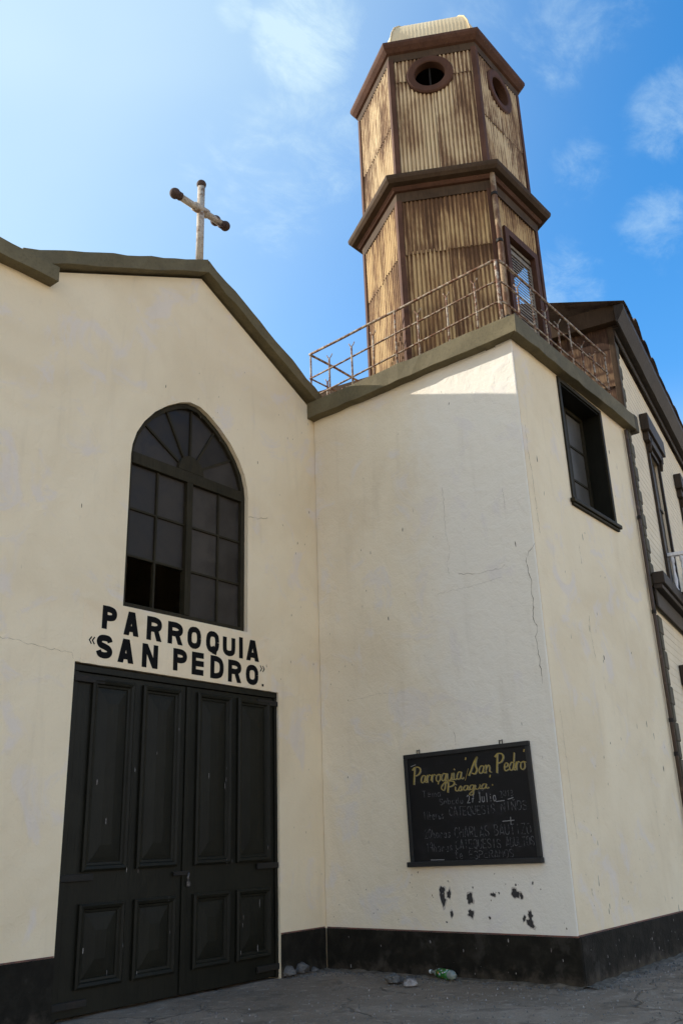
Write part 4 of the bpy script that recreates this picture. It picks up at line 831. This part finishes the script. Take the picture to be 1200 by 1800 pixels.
for a, b in (((1.30, 0.705), (1.42, 0.71)), ((1.36, 0.475), (1.52, 0.48)), ((0.10, 1.215), (0.18, 1.235)), ((1.47, 0.43), (1.475, 0.52)), ((0.30, 0.075), (0.5, 0.072)), ((1.46, 0.72), (1.54, 0.735))): MB(BF).stroke(jag([a, b], 0.02, 0.001), 0.009, 0.0355).build('chalk_stroke', 'chalkhi', nb, recalc=False)

# ------------------------------------------------------------------ house next door
PH = math.radians(9.2)
dvec = Vector((math.cos(PH), math.sin(PH), 0)); nvec = Vector((math.sin(PH), -math.cos(PH), 0)); H0 = Vector((4.10, -3.61, 0))
HF = Frame(H0, dvec, (0, 0, 1), nvec)                       # facade
HS = Frame(H0, -nvec, (0, 0, 1), -dvec)                     # flank seen above the terrace, u runs back
ho = thing('clapboard_house', 'cream clapboard house with grey quoins and dark eaves beyond the tower', 'house', (H0.x+4, H0.y+3, 0))
HL, HD = 9.5, 8.0
MB(HF).box(0.0, HL, -0.1, 10.05, -HD, -0.06).build('wall', 'dark', ho)
WINS = [(2.08, 3.04, 5.5, 8.48), (5.72, 6.68, 5.5, 8.48), (1.95, 2.9, 0.3, 3.6), (4.9, 6.0, 0.3, 3.6), (7.8, 8.8, 0.3, 3.6)]
z = 0.05; BHt = 0.13
while z < 9.9:
    z1 = min(z+BHt, 9.9); cuts = sorted([(a, b) for a, b, c, d_ in WINS if c < z1 and d_ > z]); x = 0.02; segs = []
    for a, b in cuts: segs.append((x, a)); x = b
    segs.append((x, HL))
    for a, b in segs:
        m = MB(HF); m.v = [(a, z, -0.055), (b, z, -0.055), (b, z, 0.0), (a, z, 0.0), (a, z1, -0.055), (b, z1, -0.055), (b, z1, -0.004), (a, z1, -0.004)]
        m.f = [(0, 1, 2, 3), (7, 6, 5, 4), (0, 4, 5, 1), (1, 5, 6, 2), (2, 6, 7, 3), (3, 7, 4, 0)]; m.build('clapboard', 'clap', ho)
    z += BHt
# quoins
zq = 8.32; k_ = 0
while zq > 5.55: MB(HF).box(0.002, 0.30 if True else 0, zq-0.255, zq, 0.001, 0.05).build('quoin', 'quoin', ho, bevel=0.022); MB(HF).box(0.002, 0.19, zq-0.43, zq-0.258, 0.001, 0.048).build('quoin', 'quoin', ho, bevel=0.022); zq -= 0.435
zq = 9.85
while zq > 8.4: MB(HF).box(0.002, 0.30, zq-0.255, zq, 0.001, 0.05).build('quoin', 'quoin', ho, bevel=0.022); MB(HF).box(0.002, 0.19, zq-0.43, zq-0.258, 0.001, 0.048).build('quoin', 'quoin', ho, bevel=0.022); zq -= 0.435
zq = 4.80
while zq > 0.4: MB(HF).box(0.002, 0.31, zq-0.29, zq, 0.001, 0.05).build('quoin', 'quoin', ho, bevel=0.018); MB(HF).box(0.002, 0.20, zq-0.556, zq-0.293, 0.001, 0.048).build('quoin', 'quoin', ho, bevel=0.018); zq -= 0.56
# windows
for (a, b, c, d_) in WINS:
    w = MB(HF).plate([[(a-0.10, c), (b+0.10, c), (b+0.10, d_+0.10), (a-0.10, d_+0.10)], [(a, c+0.001), (b, c+0.001), (b, d_), (a, d_)]], 0.006, 0.05).build('house_window', 'housetrim', ho, bevel=0.008)
    MB(HF).box(a-0.36, b+0.36, d_+0.28, d_+0.62, 0.002, 0.16).build('head_cornice', 'housetrim', w, bevel=0.015)
    MB(HF).box(a-0.26, b+0.26, d_+0.101, d_+0.279, 0.002, 0.11).build('head_frieze', 'housetrim', w, bevel=0.01)
    for x in (a-0.14, b+0.02): MB(HF).tube([(x+0.06, d_+0.20, 0.09), (x+0.06, d_+0.05, 0.085), (x+0.06, d_-0.10, 0.055)], [0.045, 0.03, 0.04], 8).build('bracket', 'housetrim', w, smooth=True)
    MB(HF).box(a+0.002, b-0.002, c, d_-0.002, -0.059, -0.045).build('pane', 'pane', w)
    MB(HF).box((a+b)/2-0.03, (a+b)/2+0.03, c, d_-0.003, -0.044, -0.02).build('mullion', 'housetrim', w)
    MB(HF).box(a+0.003, b-0.003, (c+d_)/2+0.45, (c+d_)/2+0.51, -0.043, -0.021).build('muntin', 'housetrim', w)
# belt cornice and lower frieze
MB(HF).box(-0.02, HL, 5.30, 5.50, 0.052, 0.24).build('belt_cornice', 'housetrim', ho, bevel=0.012)
MB(HF).box(-0.01, HL, 5.22, 5.298, 0.052, 0.19).build('belt_bed', 'housetrim', ho, bevel=0.012)
MB(HF).box(-0.005, HL, 4.93, 5.218, 0.052, 0.085).build('belt_frieze', 'housetrim', ho, bevel=0.01)
# balcony with white balusters
MB(HF).box(2.06, HL, 5.505, 5.60, 0.01, 1.0).build('balcony_floor', 'housetrim', ho, bevel=0.01)
bal = lathe([(0.035, 0), (0.035, 0.08), (0.022, 0.10), (0.042, 0.25), (0.02, 0.42), (0.03, 0.5), (0.022, 0.56), (0.035, 0.60), (0.035, 0.70)], 10)
bme = bpy.data.meshes.new('baluster'); bme.from_pydata(bal.v, [], bal.f); bme.materials.append(MT['white'])
for p_ in bme.polygons: p_.use_smooth = True
spots = [(2.13, n) for n in (0.12, 0.28, 0.44, 0.60, 0.76)]+[(2.13+0.17*i, 0.93) for i in range(1, 40)]
for (s_, n) in spots:
    o = link('baluster', bme, ho); o.location = HF((s_, 5.60, n)) 
MB(HF).box(2.08, 2.18, 6.302, 6.37, 0.0, 0.98).build('hand_rail', 'white', ho, bevel=0.01)
MB(HF).box(2.182, HL, 6.302, 6.37, 0.88, 0.98).build('hand_rail', 'white', ho, bevel=0.01)
MB(HF).box(2.07, 2.19, 5.60, 6.30, 0.87, 0.99).build('newel', 'white', ho, bevel=0.01)
# eaves
MB(HF).box(-0.05, HL, 9.90, 10.03, 0.052, 0.085).build('frieze_board', 'housetrim', ho, bevel=0.008)
MB(HF).box(-0.05, HL, 10.032, 10.06, 0.0, 0.20).build('soffit', 'housetrim', ho)
m = MB(HF); m.sweep(lambda t: (lambda n, q: (-0.33+(HL+0.33)*t, q, n)), 24, [(0.17, 10.02), (0.20, 10.02), (0.33, 10.24), (0.335, 10.34), (0.17, 10.34)], 0.004, 5).build('gutter', 'housetrim', ho)
MB(HS).box(-0.17, HD, 10.12, 10.46, 0.03, 0.20).build('fascia', 'brown', ho, bevel=0.01)
# roof sheets, edges curled up here and there
rnr = random.Random(9)
x = -0.36; q = 0
while x < HL:
    m = MB(HF); nc = 18; nr = 6; wd = 0.82; lift = rnr.choice((0.0, 0.04, 0.16, 0.05, 0.24, 0.08))
    for j in range(nr+1):
        for i in range(nc+1):
            u = x+wd*i/nc; t = j/nr; n = 0.37-t*4.2; zz_ = 10.36+t*1.3+0.012*math.sin(u*2*math.pi/0.1)+(lift*math.sin(math.pi*i/nc) if j == 0 else 0)+0.004*(q % 2)
            m.v.append((u, zz_, n))
    for j in range(nr):
        for i in range(nc): m.f.append((j*(nc+1)+i, j*(nc+1)+i+1, (j+1)*(nc+1)+i+1, (j+1)*(nc+1)+i))
    m.build('roof_sheet', 'roofiron', ho, smooth=True, recalc=False); x += 0.8; q += 1
m = MB(HF); m.v = [(-0.36, 10.46, 0.3), (-0.36, 10.46, -HD), (-0.36, 11.5, -HD), (-0.36, 11.62, -3.83)]; m.f = [(0, 1, 2, 3)]
for j, (z0, z1) in enumerate(((8.15, 8.98), (8.94, 9.72), (9.68, 10.2))):
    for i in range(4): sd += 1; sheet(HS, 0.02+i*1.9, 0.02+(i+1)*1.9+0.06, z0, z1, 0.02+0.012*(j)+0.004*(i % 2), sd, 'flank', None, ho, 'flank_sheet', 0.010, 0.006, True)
MB(HS).box(0.0, HD, 0, 8.14, 0.001, 0.03).build('flank_wall', 'clap', ho)
MB(HS).box(-0.055, 0.05, 8.2, 10.1, 0.012, 0.06).build('corner_board', 'brown', ho, bevel=0.008)

# ------------------------------------------------------------------ litter and rubble
bo = thing('plastic_bottle', 'crushed plastic bottle with green label lying at the tower base foot', 'bottle', (-0.12, -1.93, 0.04))
ax = Vector((0.0, 0.0, 0.0)); A = Vector((-0.05, -1.66, 0.055)); B = Vector((-0.22, -2.10, 0.055)); dr = (B-A)
def bt_tube(t0, t1, rs, name, mat):
    pts = [A+dr*(t0+(t1-t0)*i/(len(rs)-1)) for i in range(len(rs))]; return MB().tube([tuple(p) for p in pts], rs, 16).build(name, mat, bo, smooth=True)
bt_tube(0.0, 1.0, [0.018, 0.02, 0.02, 0.035, 0.05, 0.054, 0.052, 0.054, 0.05, 0.054, 0.052, 0.054, 0.05, 0.03], 'body', 'bottle')
bt_tube(0.36, 0.80, [0.0555, 0.0565, 0.055, 0.0565, 0.0555], 'label_band', 'wrap'); bt_tube(-0.03, 0.02, [0.022, 0.022], 'cap', 'white')
def stone(c, r, seed, mat, label, name='stone', sq=0.7):
    me = bpy.data.meshes.new(name); bm = bmesh.new(); bmesh.ops.create_icosphere(bm, subdivisions=3, radius=1)
    for v in bm.verts:
        d_ = v.co.copy(); k2 = 1+0.35*mnoise.noise(d_*1.3+Vector((seed, 0, 0)))+0.28*abs(mnoise.noise(d_*2.6+Vector((0, seed, 0))))+0.12*mnoise.noise(d_*7+Vector((0, 0, seed)))
        v.co = Vector((d_.x*r*k2, d_.y*r*k2*1.15, max(d_.z*r*k2*sq, -r*0.35))) + Vector(c)
    bm.to_mesh(me); bm.free(); me.materials.append(MT[mat]); o = link(name, me); return tag(o, label, 'stone')
stone((-0.62, -1.52, 0.035), 0.085, 3, 'stone', 'dark rounded stone left of the plastic bottle')
stone((-0.70, -1.80, 0.02), 0.065, 8, 'stonepale', 'pale broken rubble lump between dark stone and bottle')
stone((-0.79, -0.01, 0.05), 0.095, 12, 'stone', 'crumbled plinth rubble beside the right door jamb', 'rubble')
stone((-0.55, 0.0, 0.06), 0.11, 15, 'stone', 'larger crumbled rubble lump between door jamb and wall corner', 'rubble')
stone((-0.3, -0.03, 0.02), 0.05, 19, 'stone', 'small rubble lump closest to the inner wall corner', 'rubble')
def dustbank(path, seed):
    m = MB(); rn = random.Random(seed); n = 60; (x0, y0), (x1, y1), (nx_, ny_) = path
    for i in range(n+1):
        t = i/n; w = 0.05+0.13*max(0, 0.5+mnoise.noise((t*9, seed, 3)))+rn.uniform(0, 0.03); h = 0.004+0.03*max(0, 0.2+mnoise.noise((t*17, seed, 8)))
        x, y = x0+(x1-x0)*t, y0+(y1-y0)*t
        for q, (a, b) in enumerate(((-0.02, h*1.2), (w*0.3, h*0.75), (w*0.65, h*0.3), (w, -0.012))): m.v.append((x+nx_*a+rn.uniform(-.006, .006), y+ny_*a+rn.uniform(-.006, .006), b+rn.uniform(-.003, .003)))
    for i in range(n):
        for q in range(3): m.f.append((i*4+q, i*4+q+1, i*4+5+q, i*4+4+q))
    m.build('dust_bank', 'dust', go, smooth=True, recalc=False, kind='stuff')
dustbank(((-0.03, -0.03), (-0.03, -D-0.03), (-1, 0)), 1); dustbank(((-0.03, -D-0.03), (XE, -D-0.03), (0, -1)), 2); dustbank(((-0.88, -0.028), (-0.03, -0.028), (0, -1)), 3); dustbank(((-9, -0.028), (DX0-0.01, -0.028), (0, -1)), 4)
rn = random.Random(77); m = MB()
def peb(x, y, r):
    i = len(m.v); 
    for q in range(5):
        a = 2*math.pi*q/5+rn.uniform(0, 0.6); m.v.append((x+r*math.cos(a)*rn.uniform(0.7, 1.2), y+r*math.sin(a)*rn.uniform(0.7, 1.2), -0.01))
    m.v.append((x, y, r*rn.uniform(0.6, 1.0))); m.f.extend([(i+q, i+(q+1) % 5, i+5) for q in range(5)])
for _ in range(900):
    t = rn.random(); d_ = abs(rn.gauss(0, 0.16))+0.03; r = rn.uniform(0.004, 0.016)
    if t < 0.45: peb(-d_, -rn.uniform(0.05, D), r)
    elif t < 0.75: peb(rn.uniform(-0.1, 4), -D-d_*1.4, r*1.2)
    else: peb(rn.uniform(-0.85, -0.05), -d_, r)
for _ in range(2600): peb(rn.uniform(-7, 5), rn.uniform(-7.5, -0.1) if rn.random() < 0.9 else rn.uniform(-7, -4), rn.uniform(0.003, 0.011))
m.v = [p for p in m.v]; m.build('gravel', 'stone', recalc=False, kind='stuff')
m = MB(); rn = random.Random(5)
for _ in range(1500):
    x = rn.uniform(-6, 5); y = rn.uniform(-7, -0.15)
    if x > -0.1 and y > -D-0.1: continue
    peb(x, y, rn.choice((0.003, 0.004, 0.005, 0.007, 0.010)))
o = m.build('pale_grit', 'stonepale', recalc=False, kind='stuff'); tag(o, 'pale grit flecks scattered over the grey pavement', 'grit')
tag(bpy.data.objects['gravel'], 'loose grit and pebbles scattered along the wall foot', 'gravel')
